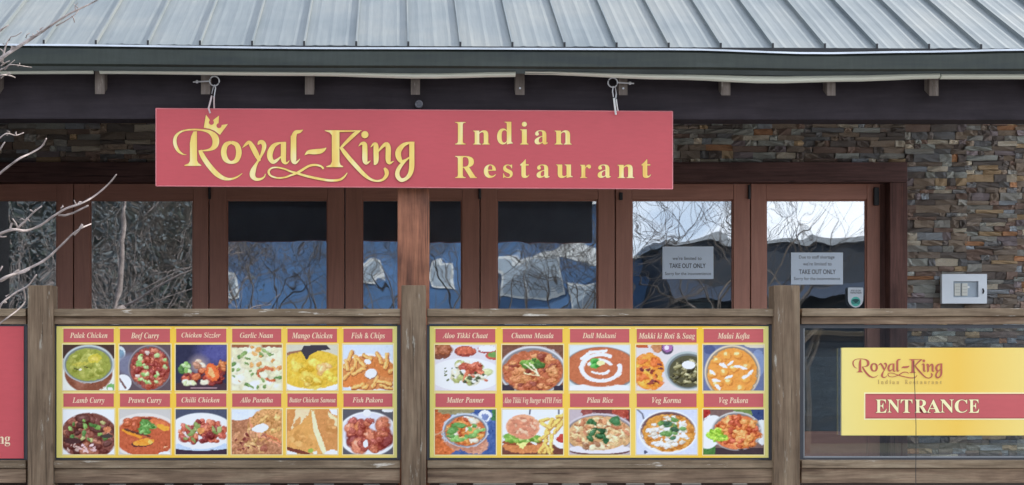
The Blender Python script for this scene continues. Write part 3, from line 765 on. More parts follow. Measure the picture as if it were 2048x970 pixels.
def f_sizz():
    p = Pic((48,48,72), 3); p.ell(.8,.15,.35,.3,(85,85,140),0,.9); p.ell(.45,.45,.18,.2,(150,135,140),0,.9); p.ell(.5,.93,.6,.14,(70,50,60)); p.line([(.3,.95),(.8,.95)],.012,(170,140,145))
    p.bits(.55,.68,.4,.16,[(190,90,70),(150,65,60),(210,120,80),(120,50,50)],45,.05,1.5,25); p.ell(.72,.6,.13,.2,(225,110,60),-.3); p.ell(.7,.62,.05,.12,(235,180,120),-.4); p.bits(.18,.52,.1,.12,[G1c,G2c,(190,210,160)],16,.035,1.3,15)
    p.bits(.35,.82,.22,.04,[(235,225,200),(220,225,180)],10,.035,1.8,10); p.bits(.45,.42,.1,.1,[(205,175,150),(190,140,115),(225,210,190)],9,.04,1.4,20); p.bits(.9,.45,.08,.1,[(210,130,80)],6,.04); return p
def f_naan():
    p = Pic((228,224,196), 4); p.rect(0,0,1,.06,(150,95,70)); p.bits(.5,.5,.55,.5,[(238,234,214),(220,214,180),(240,228,200)],60,.08,1.4,8)
    p.bits(.5,.52,.5,.46,[(120,150,85),(95,130,70),(150,175,110)],26,.026,2.0,10); p.bits(.5,.5,.5,.46,[(215,160,95),(205,140,80)],12,.03,1.4,10); p.line([(.55,.58),(.68,.5),(.82,.55)],.035,(200,115,75)); p.line([(.55,.58),(.55,.72)],.03,(200,115,75)); p.line([(.7,.75),(.85,.8)],.03,(205,110,70)); p.ell(.64,.66,.08,.07,(240,230,205)); return p
def f_mango():
    p = Pic((205,200,180), 5); p.line([(0,.2),(.35,.14)],.035,(150,105,80)); p.ell(.5,.62,.75,.46,(250,250,250)); p.ell(.5,.55,.72,.42,(224,184,66)); p.bits(.5,.6,.45,.28,[(232,196,84),(215,170,55),(235,205,100)],26,.06,1.6,8)
    p.poly([(.33,.02),(.78,.0),(.86,.1),(.6,.14),(.46,.22),(.38,.32),(.28,.14)],(62,58,66)); p.bits(.75,.5,.1,.1,[(235,190,130),(225,175,105)],6,.05,1.5,20); p.bits(.42,.8,.12,.08,[(225,185,80),(235,200,110)],6,.05,1.5,18); p.bits(.85,.72,.08,.1,[(235,205,90)],4,.05,1.4,15); return p
def f_chips():
    p = Pic((205,215,228), 6); p.ell(.5,.62,.62,.42,(248,246,240)); p.ell(.5,.62,.58,.38,(205,135,80)); p.ell(.2,.78,.35,.14,(215,130,70),-.2); p.ell(.78,.52,.34,.16,(205,125,68),.5)
    for x0,y0,x1,y1 in ((.02,.5,.18,.15),(.25,.25,.24,.5),(.3,.3,.45,.48),(.02,.75,.2,.5),(.2,.62,.42,.5),(.68,.18,.78,.4),(.88,.2,.86,.5),(.05,.35,.08,.55),(.6,.92,.68,.7),(.75,.9,.98,.95),(.7,.8,.95,.85),(.2,.95,.4,.85),(.4,.93,.47,.9),(.42,.22,.55,.3),(.92,.6,1,.55)):
        p.line([(x0+.01,y0+.02),(x1+.01,y1+.02)],.048,(165,95,55)); p.line([(x0,y0),(x1,y1)],.038,(226,166,92)); p.line([(x0-.01,y0),(x1-.01,y1)],.014,(242,200,130))
    p.ell(.5,.37,.07,.05,(245,240,230),.5); p.ell(.57,.65,.13,.1,(150,110,90),-.5); p.ell(.56,.63,.12,.1,(246,243,238),-.5); return p
def f_lamb():
    p = Pic((225,230,235), 7); p.ell(.5,.6,.62,.56,(232,235,238)); p.ell(.5,.6,.56,.52,(125,75,65)); p.bits(.5,.58,.46,.42,[(150,90,75),(115,65,58),(170,110,88),(95,55,50)],75,.06,1.6,24); p.bits(.5,.45,.4,.3,[G1c,G2c,(190,190,130)],16,.03,1.6,14)
    p.ell(.85,.45,.08,.08,(200,125,85),-.5); p.ell(.2,.7,.16,.07,(75,45,45)); p.ell(.85,.6,.12,.04,(70,60,55)); p.bits(.5,.88,.2,.1,[(225,190,190),(210,170,170)],16,.018,2,0); p.bits(.2,.85,.16,.08,[(200,170,160)],8,.02,2,0); return p
def f_prawn():
    p = Pic((200,195,190), 8); p.ell(.5,.58,.7,.5,(222,215,208)); p.ell(.52,.6,.62,.44,(190,95,62)); p.ell(.4,.24,.25,.04,(120,60,50),-.1); p.bits(.25,.32,.12,.1,[(200,110,75),(185,95,65)],6,.07,1.4,25)
    p.line([(.08,.46),(.4,.62)],.035,(232,150,50)); p.line([(.1,.44),(.35,.52),(.6,.6)],.018,(90,55,45)); p.ell(.8,.34,.22,.09,(215,120,75),.5); p.ell(.85,.4,.12,.06,(235,165,60),.4); p.ell(.45,.76,.22,.07,(80,40,45),-.1); p.ell(.48,.73,.22,.08,(232,155,60),-.15); p.ell(.62,.72,.05,.05,(240,195,100))
    p.bits(.52,.4,.14,.12,[(100,150,75),(140,185,110),(80,125,60)],26,.03,2,15); p.ell(.9,.84,.03,.015,(240,190,150)); p.ell(.9,1,.14,.06,(240,240,240)); return p
def f_chilli():
    p = Pic((75,80,100), 9); p.ell(.5,.52,.66,.44,(240,242,246)); p.rect(0,.88,1,1,(60,45,62)); p.ell(.5,.82,.6,.1,(190,205,225)); p.ell(.5,.5,.6,.38,(245,246,248))
    p.bits(.5,.5,.44,.24,[(195,100,80),(170,80,70),(210,125,95),(140,60,60)],70,.055,1.3,28); p.bits(.5,.5,.42,.24,[(130,150,85),(160,170,110)],10,.03,2,10); p.line([(.2,.35),(.32,.52)],.018,(150,170,110)); p.ell(.5,.48,.06,.08,(220,150,90)); return p
def f_paratha():
    p = Pic((205,215,230), 10); p.ell(.25,.62,.7,.5,(178,120,88),.15); p.rect(0,.4,1,1,(178,122,88)); p.ell(.8,.35,.48,.38,(205,150,95)); p.ell(.08,.08,.38,.17,(215,222,235))
    p.bits(.35,.72,.4,.26,[(205,150,110),(190,130,95),(220,175,120),(160,95,75)],55,.045,1.4,16); p.bits(.8,.3,.25,.18,[(220,175,110),(195,140,85)],20,.045,1.4,14); p.bits(.25,.75,.2,.2,[(130,60,55)],7,.022,1.2,5); p.line([(.36,.2),(.4,.4),(.6,.62),(.98,.8)],.02,(225,150,115)); p.line([(.7,.55),(.95,.7)],.03,(215,130,90)); p.ell(.58,.42,.16,.09,(228,236,225),-.2); return p
def f_samosa():
    p = Pic((214,162,100), 11); p.ell(.15,.3,.3,.3,(205,140,80)); p.poly([(.08,.45),(.18,0),(.46,0),(.42,.12),(.2,.42)],(236,208,168)); p.ell(.2,.3,.06,.14,(210,150,90),.4); p.poly([(.55,.0),(.85,.0),(1,.3),(1,.9),(.76,.92),(.6,.4)],(205,142,84)); p.poly([(0,.95),(0,.52),(.3,.3),(.48,.04),(.56,.4),(.74,.98)],(220,162,92)); p.bits(.3,.65,.2,.2,[(232,180,112),(208,150,84)],16,.05,1.4,0); p.poly([(.48,.02),(.53,.04),(.60,.35),(.78,.98),(.70,1),(.60,.7),(.52,.45)],(246,222,182))
    p.poly([(.85,.0),(1,.0),(1,.12),(.88,.1)],(240,240,242)); p.poly([(.8,.05),(1,.2),(1,.4),(.85,.25)],(240,215,170)); p.bits(.85,.5,.1,.25,[(220,165,104),(196,134,76)],10,.05,1.4,0); p.ell(.2,.93,.28,.04,(120,60,45),.25); p.ell(.05,1,.15,.06,WH); p.ell(.9,.99,.16,.08,WH); p.ell(.48,.92,.05,.05,(150,175,80)); p.ell(.56,.97,.04,.04,(245,235,215)); return p
def f_fishpak():
    p = Pic((90,88,95), 12); p.ell(.5,.55,.6,.5,(236,238,244)); p.ell(.5,.5,.52,.42,(215,215,225)); p.bits(.5,.5,.42,.38,[(185,100,80),(165,80,70),(205,125,95),(140,65,62)],26,.11,1.25,30); p.ell(.35,.4,.13,.12,(200,120,80)); p.ell(.34,.38,.08,.06,(225,155,95)); p.bits(.5,.55,.4,.35,[(200,120,92),(175,92,78)],18,.06,1.2,26)
    p.ell(.48,.08,.08,.08,(236,240,246)); p.ell(.45,.77,.05,.08,(240,242,246)); p.ell(.9,.02,.12,.05,WH); return p
def f_chaat():
    p = Pic((215,210,215), 13); p.ell(.08,.12,.2,.2,(120,70,55)); p.bits(.1,.1,.12,.1,[(170,105,75)],6,.06,1.5,20); p.ell(.5,.14,.18,.12,(150,70,60)); p.ell(.5,.12,.15,.08,(195,100,75)); p.ell(.86,.1,.17,.09,(160,70,70)); p.ell(.86,.08,.15,.07,(245,246,250)); p.ell(.97,.24,.14,.09,(190,90,75)); p.ell(.97,.22,.09,.06,(110,150,80))
    p.ell(.5,.65,.6,.36,(246,247,250)); p.bits(.5,.6,.36,.22,[(225,215,180),(200,205,150),(235,228,205),(170,175,110)],60,.05,1.4,22); p.bits(.62,.5,.16,.1,[(190,100,75),(170,80,65)],16,.05,1.4,24); p.bits(.6,.7,.3,.14,[(210,120,90),(240,235,225),(80,90,60)],26,.025,1.5,15); p.bits(.3,.6,.2,.2,[(90,100,60)],9,.016,1.6,0); return p
def f_channa():
    p = Pic((120,80,65), 14); p.bowl(.5,.56,.56,.54,(208,208,212),(185,105,70),None,0,.07); p.rect(0,.88,.2,1,(60,50,62)); p.rect(.85,.9,1,1,(60,50,62)); p.ell(.5,.58,.5,.46,(184,104,70))
    p.bits(.5,.57,.44,.4,[(205,135,90),(180,100,70),(215,150,100),(150,80,65)],80,.042,1.4,20); p.bits(.48,.4,.16,.09,[(90,135,60),(140,180,90),(70,105,50)],22,.032,1.8,14); p.line([(.37,.42),(.62,.68)],.012,(240,232,190)); p.line([(.46,.4),(.62,.68)],.011,(242,236,200)); p.line([(.34,.62),(.62,.69)],.012,(240,230,180)); return p
def f_dall():
    p = Pic((210,218,220), 15); p.ell(.52,.52,.62,.48,(120,125,125)); p.ell(.52,.51,.59,.46,(188,108,72)); p.ell(.5,.95,.6,.09,(226,230,232)); p.ell(.52,.5,.56,.42,(190,110,74))
    t = np.linspace(-.2, 5.2, 26); p.line([(.52+.32*math.cos(a), .5+.29*math.sin(a)) for a in t], .036, (248,247,245)); t = np.linspace(3.6, 5.8, 10); p.line([(.5+.2*math.cos(a), .5+.17*math.sin(a)) for a in t], .03, (246,245,242)); p.line([(.2,.3),(.35,.16),(.6,.13)],.03,(246,245,242)); t = np.linspace(.5,2.4,8); p.line([(.5+.17*math.cos(a), .5+.13*math.sin(a)) for a in t], .02, (246,245,242)); p.bits(.42,.4,.06,.07,[(70,150,70),(100,180,90)],8,.035,1.6,12); p.ell(.52,.4,.07,.06,(235,225,165)); return p
def f_makki():
    p = Pic((215,208,208), 16); p.rect(0,0,.2,.06,(190,95,60)); p.ell(.36,.05,.12,.12,(190,130,90)); p.ell(.51,.08,.1,.13,(90,75,95)); p.ell(.51,.06,.085,.1,(165,110,165)); p.ell(.5,.06,.04,.05,(235,215,240)); p.ell(.2,.55,.26,.38,(232,150,62)); p.ell(.22,.82,.22,.18,(230,140,62))
    p.bits(.2,.6,.2,.32,[(240,175,75),(220,120,65),(235,160,70)],34,.05,1.6,12); p.bits(.26,.6,.18,.32,[(140,60,50),(110,45,50)],12,.022,1.6,4); p.bowl(.85,.56,.38,.42,(175,185,185),(85,82,60),None,0,.07); p.bits(.86,.6,.26,.28,[(100,95,65),(140,132,95),(75,70,50),(180,172,130)],75,.026,2.4,30); p.ell(.86,.44,.11,.09,(236,240,244),.2); return p
def f_malai():
    p = Pic((105,115,150), 17); p.ell(.1,.1,.1,.1,(80,90,130)); p.ell(.9,.4,.12,.3,(130,145,180)); p.ell(.88,.0,.2,.07,(210,200,180)); p.bowl(.48,.6,.46,.6,(222,205,180),(225,150,70),None,0,.05); p.ell(.48,.62,.41,.53,(226,152,72))
    for x, y in ((.22,.33),(.38,.22),(.57,.22),(.33,.6),(.15,.62),(.5,.5),(.72,.45),(.7,.75),(.42,.8),(.22,.85),(.62,.95)): p.ell(x+.01,y+.02,.075,.085,(195,115,50),0,.3); p.ell(x,y,.07,.08,(235,165,80),0,.3); p.ell(x-.02,y-.02,.03,.035,(250,220,160),0,.6)
    for x, y, an in ((.32,.45,.5),(.45,.4,-.8),(.58,.47,.2),(.15,.6,.9),(.42,.7,-.5),(.22,.78,.2),(.7,.7,-.7),(.66,.5,.4),(.78,.6,-.9),(.25,.93,1.2)): p.ell(x,y,.075,.026,(250,246,238),an,.3)
    return p
def f_mutter():
    p = Pic((70,95,150), 18); p.rect(0,0,.25,1,(185,95,55)); p.ell(.1,.85,.25,.2,(205,110,60)); p.ell(.1,.35,.14,.25,(200,105,60)); p.ell(.35,.02,.3,.1,(150,140,100)); p.ell(.83,.15,.12,.15,(110,130,175)); p.ell(.82,.13,.1,.12,(230,232,240)); p.ell(.82,.16,.06,.08,(120,135,180)); p.rect(.93,.0,1,.25,(70,120,70)); p.ell(.62,.78,.27,.2,(205,150,125)); p.ell(.5,.62,.36,.32,(190,130,105))
    p.bowl(.5,.46,.38,.38,(196,204,216),(200,110,65),None,0,.05); p.bits(.5,.46,.29,.28,[(215,125,70),(190,95,60),(230,160,90),(235,225,205)],50,.045,1.5,22); p.bits(.5,.5,.28,.24,[(100,150,80),(140,185,105)],16,.035,1.8,14); p.line([(0,.57),(.24,.42)],.015,(205,160,125)); return p
def f_burger():
    p = Pic((225,232,242), 19); p.rect(0,.78,1,1,(110,65,55)); p.line([(.46,0),(.45,.1)],.012,(80,80,95)); p.line([(.93,0),(.93,.1)],.012,(80,80,95)); p.ell(.38,.82,.38,.16,(205,130,80)); p.ell(.33,.72,.34,.08,(150,80,50)); p.poly([(.18,.73),(.42,.73),(.34,.88)],(240,225,140)); p.poly([(.45,.72),(.6,.68),(.56,.8)],(250,246,225)); p.ell(.33,.62,.33,.11,(120,165,70),.05); p.bits(.33,.66,.3,.04,[(150,190,90),(110,150,60),(180,205,120)],20,.035,1.6,14); p.ell(.34,.38,.28,.27,(225,165,130)); p.ell(.34,.42,.24,.22,(212,140,110)); p.bits(.34,.35,.22,.18,[(232,190,160),(205,135,108)],30,.02,1.8,6)
    for x0,y0,x1,y1 in ((.62,.25,.75,.2),(.75,.45,.95,.15),(.7,.5,.82,.2),(.85,.5,1,.25),(.72,.6,.68,.95),(.8,.55,.8,.95),(.6,.95,.72,.7),(.85,.35,1,.1),(.65,.3,.78,.4),(.7,.75,.78,.98),(.9,.15,1,.12),(.62,.65,.75,.5)):
        p.line([(x0+.01,y0+.02),(x1+.01,y1+.02)],.034,(190,140,70)); p.line([(x0,y0),(x1,y1)],.026,(240,205,115))
    p.ell(.99,.7,.15,.17,(240,238,236)); p.ell(1,.64,.12,.1,(190,70,60)); return p
def f_pilau():
    p = Pic((190,175,180), 20); p.rect(.3,0,1,.3,(110,60,62)); p.rect(.7,0,.97,.2,(170,75,60)); p.ell(.28,.05,.1,.14,(150,80,75)); p.bowl(.5,.54,.6,.46,(205,195,200),(205,160,110),None,0,.06); p.ell(.5,.92,.5,.1,(100,65,65)); p.ell(.5,.88,.52,.1,(222,218,222)); p.ell(.5,.52,.52,.38,(208,165,118))
    p.bits(.5,.52,.46,.32,[(225,195,145),(210,150,105),(235,215,175),(190,125,90)],120,.022,3.0,14); p.bits(.42,.55,.16,.14,[(55,95,60),(70,115,75),(40,75,48),(210,180,130)],16,.036,1.8,24); p.bits(.35,.3,.06,.06,[(60,105,65)],4,.03,1.6,14); p.bits(.72,.24,.06,.04,[(70,120,75)],5,.05,1.5,12); p.bits(.35,.8,.2,.06,[(235,215,180),(160,115,85)],12,.04,1.4,18); p.ell(.6,.68,.06,.06,(50,95,60)); return p
def f_korma():
    p = Pic((205,210,228), 21); p.line([(.02,.0),(.1,.1),(.12,.2)],.014,(110,110,125)); p.ell(.14,.95,.03,.04,(80,85,110)); p.ell(.52,.5,.48,.48,(236,238,246)); p.ell(.52,.49,.45,.44,(110,80,80)); p.ell(.53,.52,.44,.42,(214,150,70)); p.bits(.52,.5,.38,.36,[(222,165,85),(200,130,62)],30,.05,1.5,10)
    p.bits(.52,.5,.33,.34,[(240,236,228),(225,215,200),(248,246,242)],75,.026,1.6,20); p.bits(.52,.42,.25,.24,[(90,130,95),(110,150,85),(70,100,75)],14,.035,1.5,14); return p
def f_vegpak():
    p = Pic((120,95,90), 22); p.rect(.5,0,1,.15,(110,130,70)); p.rect(.8,0,1,.3,(55,70,115)); p.rect(0,.75,.2,1,(75,120,60)); p.rect(.2,.85,1,1,(65,50,55)); p.ell(.0,.08,.12,.14,(170,55,50)); p.ell(.12,.5,.2,.38,(232,238,245),.2); p.ell(.97,.5,.1,.28,(225,232,240)); p.bowl(.55,.48,.42,.43,(200,198,195),(215,120,75),None,0,.04)
    p.bits(.57,.5,.33,.35,[(228,140,82),(205,105,68),(238,165,100),(190,90,62)],85,.05,1.5,26); p.bits(.2,.58,.13,.14,[(150,195,60),(185,220,90),(110,160,50)],22,.035,1.8,14); return p
def smooth_noise(r, cell):
    gh, gw = int(GH/cell)+3, int(GW/cell)+3; g = r.randn(gh, gw)
    y = np.arange(GH)/cell; x = np.arange(GW)/cell; y0 = y.astype(int); x0 = x.astype(int); fy = (y-y0)[:,None]; fx = (x-x0)[None,:]
    fy = fy*fy*(3-2*fy); fx = fx*fx*(3-2*fx)
    a, b_, c_, d_ = g[y0][:,x0], g[y0][:,x0+1], g[y0+1][:,x0], g[y0+1][:,x0+1]
    return (a*(1-fx)+b_*fx)*(1-fy)+(c_*(1-fx)+d_*fx)*fy
ORG = {1:.4, 5:.35, 6:.35, 8:.35, 11:.25, 15:.22, 17:.3, 3:.5, 16:.6, 19:.4, 12:.55, 10:.75, 20:.6}
def organic(p):
    """break the painted shapes up: warp, then speckle of light and dark where the picture is coloured"""
    r = p.r; a = p.a; kk = ORG.get(p.seed, .65)
    dx = smooth_noise(r, 9)*1.3+smooth_noise(r, 3.5)*1.1; dy = smooth_noise(r, 9)*1.1+smooth_noise(r, 3.5)*1.1
    jy, jx = np.meshgrid(np.arange(GH), np.arange(GW), indexing='ij')
    sat = (a.max(-1)-a.min(-1))/255; k = np.clip(sat*2.6, .12, 1)*min(1, kk+.25)
    yy = np.clip(np.rint(jy+dy*k), 0, GH-1).astype(int); xx = np.clip(np.rint(jx+dx*k), 0, GW-1).astype(int)
    a = a[yy, xx]; sat = (a.max(-1)-a.min(-1))/255; k = np.clip(sat*2.4, .10, 1)[...,None]*kk
    n = (smooth_noise(r, 4)*10+smooth_noise(r, 2.2)*15+smooth_noise(r, 1.3)*8)[...,None]
    a = a + n*k*np.array([1.0,.95,.85])
    hi = (smooth_noise(r, 2.4) > 1.55)[...,None]*k; a = a + hi*np.array([46,42,34])
    lo = (smooth_noise(r, 2.8) < -1.5)[...,None]*k; a = a - lo*np.array([52,48,40])
    return a
def food_mesh(pic, name, x0, x1, z0, z1, y, parent, label):
    a = np.clip((organic(pic)-128)*1.12+143, 4, 254)/255
    a = np.where(a > .04045, ((a+.055)/1.055)**2.4, a/12.92)*.93
    cx, cz = (x0+x1)/2, (z0+z1)/2
    xs = (U-.5)*(x1-x0); zs = (.5-V)*(z1-z0)
    vs = np.stack([xs, np.zeros_like(xs), zs], -1).reshape(-1,3)
    idx = np.arange(GW*GH).reshape(GH,GW)
    fs = np.stack([idx[1:,:-1], idx[1:,1:], idx[:-1,1:], idx[:-1,:-1]], -1).reshape(-1,4)
    me = bpy.data.meshes.new(name); me.from_pydata(vs.tolist(), [], fs.tolist())
    at = me.color_attributes.new('print', 'FLOAT_COLOR', 'POINT')
    at.data.foreach_set('color', np.concatenate([a.reshape(-1,3), np.ones((GW*GH,1))], 1).ravel())
    me.materials.append(M['food']); o = bpy.data.objects.new(name, me); link(o, parent, (cx, y, cz)); o['label'] = label
MY = RY + .012
def menu(x0, x1, cols, rows, label):
    mo = empty('menu_board', P((x0+x1)/2, 915, MY), label=label, cat='menu board', group='yellow menu boards on the deck railing')
    Xm = lambda px: X(px, MY); Zm = lambda py: Z(py, MY)
    MB().box(Xm(x0), Xm(x1), MY, MY+.006, Zm(915.5), Zm(652.5), .001).build('board', M['yellow'], mo)
    n = len(cols)
    for r_, (ty0, ty1, py0, py1, names) in enumerate(rows):
        for (c0, c1), (nm, fn, (ta, tb)) in zip(cols, names):
            tb_ = MB().box(Xm(c0+1), Xm(c1-1), MY-.0015, MY-.0002, Zm(ty1), Zm(ty0)).build('title_strip', M['redb'], mo, label='red title strip reading '+nm)
            t = MB(); asc = any(ch in 'gpyf' for ch in nm)
            zb_, zt_ = (ty1-8.5+(4 if asc else 0)), ty0+7.5
            put_text(t, nm, BI, Xm(ta), Xm(tb), Zm(zb_), Zm(zt_), MY-.0022)
            t.build('lettering', M['cream'], tb_)
            food_mesh(fn(), 'dish_photo', Xm(c0), Xm(c1), Zm(py1), Zm(py0), MY-.0018, mo, 'printed photo of '+nm)
    # pale inner lines of the print around each picture
    ln = MB()
    for (c0, c1) in cols:
        for (ty0, ty1, py0, py1, _) in rows:
            for q in ((c0-2,c1+2,ty0-2,ty0-.5),(c0-2,c1+2,py0-2.5,py0-.8),(c0-2,c1+2,py1+.6,py1+2.0),(c0-2.2,c0-.4,py0-1,py1+1),(c1+.4,c1+2.2,py0-1,py1+1)):
                ln.box(Xm(q[0]), Xm(q[1]), MY-.0008, MY-.0003, Zm(q[3]), Zm(q[2]))
    ln.build('border_lines', plain('pale_yellow_line', (.98,.84,.48), .5, var=.03), mo)
c1_ = [(126,228.5),(239,341),(351.5,453.5),(463.5,563.5),(574,675),(686,786)]
menu(113, 794, c1_, [
 (657.5,684.5,689.5,780.5,[('Palak Chicken',f_palak,(140,215)),('Beef Curry',f_beef,(262,318)),('Chicken Sizzler',f_sizz,(363,441)),('Garlic Naan',f_naan,(480,546)),('Mango Chicken',f_mango,(584,665)),('Fish & Chips',f_chips,(702,770))]),
 (787,813.5,818.5,908.5,[('Lamb Curry',f_lamb,(145,209)),('Prawn Curry',f_prawn,(256,323)),('Chilli Chicken',f_chilli,(363,439)),('Allo Paratha',f_paratha,(480,546)),('Butter Chicken Samosa',f_samosa,(578,671)),('Fish Pakora',f_fishpak,(705,766))])],
 'yellow menu board with twelve dish photos, from Palak Chicken to Fish Pakora')
c2_ = [(870,991.5),(1004.5,1126),(1139,1259.5),(1272.5,1394),(1406.5,1527.5)]
menu(859.5, 1537, c2_, [
 (658,685,690,781,[('Aloo Tikki Chaat',f_chaat,(885,976)),('Channa Masala',f_channa,(1023,1107)),('Dall Makuni',f_dall,(1165,1232)),('Makki ki Roti & Saag',f_makki,(1277,1390)),('Malai Kofta',f_malai,(1435,1499))]),
 (787,814,819,909,[('Mutter Panner',f_mutter,(893,968)),('Aloo Tikki Veg Burger wITH Fries',f_burger,(1007,1123)),('Pilau Rice',f_pilau,(1173,1226)),('Veg Korma',f_korma,(1304,1362)),('Veg Pakora',f_vegpak,(1438,1496))])],
 'yellow menu board with ten dish photos, from Aloo Tikki Chaat to Veg Pakora')
# red banner on the left bay
Xm = lambda px: X(px, MY); Zm = lambda py: Z(py, MY)
rb = MB().box(Xm(-640), Xm(47.5), MY, MY+.006, Zm(917), Zm(652.5), .001).build('red_banner', M['red'], None)
tag(rb, 'plain red banner with cream letters ng on the railing left of the first post', 'banner')
t = MB(); put_text(t, 'n', BO, Xm(-5), Xm(8.6), Zm(887.5), Zm(873), MY-.002); put_text(t, 'g', BO, Xm(9.4), Xm(20.5), Zm(892.5), Zm(873), MY-.002)
t.build('lettering', M['cream'], rb)
# entrance sign
EYY = RY-.02
Xe = lambda px: X(px, EYY); Ze = lambda py: Z(py, EYY)
EN = empty('entrance_sign', P(1870, 872, EYY), label='yellow Royal-King sign with red band reading ENTRANCE on the right railing bay', cat='sign')
MB().box(Xe(1683.5), Xe(2290), EYY, EYY+.02, Ze(871), Ze(695.5), .002).build('sign_board', M['yellow2'], EN)
MB().box(Xe(1683.6), Xe(2289.9), EYY+.0205, EYY+.026, Ze(870.9), Ze(695.6)).build('sign_backing', M['signback'], EN)
bnd = MB().box(Xe(1730.5), Xe(2291), EYY-.0022, EYY-.0003, Ze(837), Ze(787.5)).build('red_band', M['redb'], EN)
MB().box(Xe(1728), Xe(2291), EYY-.0012, EYY-.0002, Ze(839.5), Ze(785)).build('band_outline', M['creamy'], EN)
MB().box(Xe(1731.8), Xe(2291), EYY-.0028, EYY-.0023, Ze(836.2), Ze(835)).box(Xe(1731.8), Xe(2291), EYY-.0028, EYY-.0023, Ze(789.4), Ze(788.2)).build('band_line', M['outline'], EN)
t = MB(); to = MB()
cuts = [('E',1751,1773),('N',1774.5,1799.5),('T',1801,1824.5),('R',1829,1855),('A',1852,1881),('N',1880,1907.5),('C',1909,1934.5),('E',1937,1958)]
for ch, a, b_ in cuts:
    put_text(t, ch, BO, Xe(a), Xe(b_), Ze(825.5), Ze(799), EYY-.0036); put_text(to, ch, BO, Xe(a), Xe(b_), Ze(825.5), Ze(799), EYY-.0030, .03)
t.build('lettering', M['creamy'], bnd); to.build('lettering_outline', M['outline'], bnd)
k_ = .3724/6.0615
logo(EN, lambda u, v, y: Vector((Xe(1704.5+(u-97)*k_), y, Ze(717.5+(v-235)*k_))), EYY, M['maroon'], None, crown=False, dy=.00012)
t = MB(); put_text(t, 'I', BO, Xe(1755.5), Xe(1758.5), Ze(768), Ze(759.5), EYY-.002)
for ch, a in (('n',1762),('d',1770.5),('i',1779),('a',1784.5),('n',1793),): put_text(t, ch, BO, Xe(a), Xe(a+(5 if ch != 'i' else 2.6)), Ze(768), Ze(759.5 if ch in 'di' else 762.5), EYY-.002)
for ch, a in (('R',1809.5),('e',1818.5),('s',1826),('t',1833),('a',1840),('u',1848),('r',1856.5),('a',1863),('n',1871),('t',1880)): put_text(t, ch, BO, Xe(a), Xe(a+(6 if ch == 'R' else 3.4 if ch in 'tr' else 4.8)), Ze(768), Ze(759.5 if ch == 'R' else 761 if ch == 't' else 762.5), EYY-.002)
t.build('small_lettering', M['olive'], EN)
# thin dark wire hanging across the sign
wy = 9.5
tag(MB().tube([(X(a,wy),wy,Z(b_,wy)) for a, b_ in ((1827.5,722),(1829,760),(1830.5,800),(1832,850),(1832,900),(1831.5,940),(1832,1000))], .0020, 6).build('thin_wire', M['black']), 'thin dark wire running down across the yellow entrance sign', 'wire')

# ================================================================= NOTICES, STICKER, WALL BOX
def notice(x0, x1, y0, y1, lines, label, yy):
    n_ = MB().box(X(x0,yy), X(x1,yy), yy, yy+.001, Z(y1,yy), Z(y0,yy)).build('paper_notice', M['paper'])
    tag(n_, label, 'notice', 'take out notices behind the door glass')
    for i, (s, a, b_, c0, c1, bold) in enumerate(lines):
        t = MB(); put_text(t, s, None, X(a,yy), X(b_,yy), Z(c1,yy), Z(c0,yy), yy-.001, .012 if bold else 0); t.build('lettering', M['ink'], n_)
notice(1325, 1427, 493, 558, [("we're limited to", 1345, 1403, 513, 520, 0), ('TAKE OUT ONLY', 1339, 1411, 527, 536, 1), ('Sorry for the inconvenience', 1330, 1422, 544, 552, 0)], 'white take out only notice in the door next to the last one', 11.983)
notice(1582, 1686, 505, 569, [('Due to staff shortage', 1598, 1669, 511, 519, 0), ("we're limited to", 1606, 1663, 524, 531, 0), ('TAKE OUT ONLY', 1598, 1671, 539, 548, 1), ('Sorry for the inconvenience', 1588, 1680, 554, 562, 0)], 'white take out only notice in the last door beside the stone wall', 11.983)
yy = 11.95
k0 = MB(); pts = [(1697,575),(1725.5,575),(1726.5,578),(1726.5,601),(1724,608),(1719,613),(1711.5,615.5),(1704,613),(1699,608),(1696,601),(1696,578)]
k0.poly([(X(a,yy),yy,Z(b_,yy)) for a, b_ in pts][::-1], .002); st = k0.build('window_sticker', M['white'])
tag(st, 'white shield-shaped sticker with teal disc at the foot of the last door', 'sticker')
MB().disc((X(1711.3,yy), yy-.0006, Z(603,yy)), 9.6/F*yy, 24).build('disc', M['teal'], st)
e = MB()
for s_ in (-1, 1): e.ring((X(1711.3+s_*4.2,yy), yy-.0016, Z(604,yy)), 3.0/F*yy, .0022); e.disc((X(1711.3+s_*4.2,yy), yy-.0018, Z(604,yy)), 1.2/F*yy, 10)
e.poly([(X(a,yy),yy-.0014,Z(b_,yy)) for a, b_ in ((1703,600.2),(1707,598.3),(1711.3,597.6),(1715.6,598.3),(1719.6,600.2),(1716,602),(1711.3,607.5),(1706.6,602))][::-1]); e.build('owl_emblem', M['dteal'], st)
t = MB(); put_text(t, 'FIND US ON', None, X(1702,yy), X(1721,yy), Z(582.8,yy), Z(579.6,yy), yy-.001, .01); put_text(t, 'TRIPADVISOR', None, X(1700,yy), X(1723,yy), Z(587.2,yy), Z(584,yy), yy-.001, .015); t.build('lettering', M['ink'], st)
yb = 11.835
EB = empty('electrical_box', P(1929, 607, yb), label='white metal box with small recessed window on the stone wall', cat='wall box')
Xb = lambda px: X(px, yb); Zb = lambda py: Z(py, yb)
m_ = MB()
for q in ((1884,1907,607,548),(1957,1974,607,548),(1907,1957,562.5,548),(1907,1957,607,594.5)): m_.box(Xb(q[0]),Xb(q[1]),yb,yb+.04,Zb(q[2]),Zb(q[3]))
bmesh.ops.remove_doubles(m_.bm, verts=m_.bm.verts, dist=.0002); m_.build('box_body', M['white'], EB)
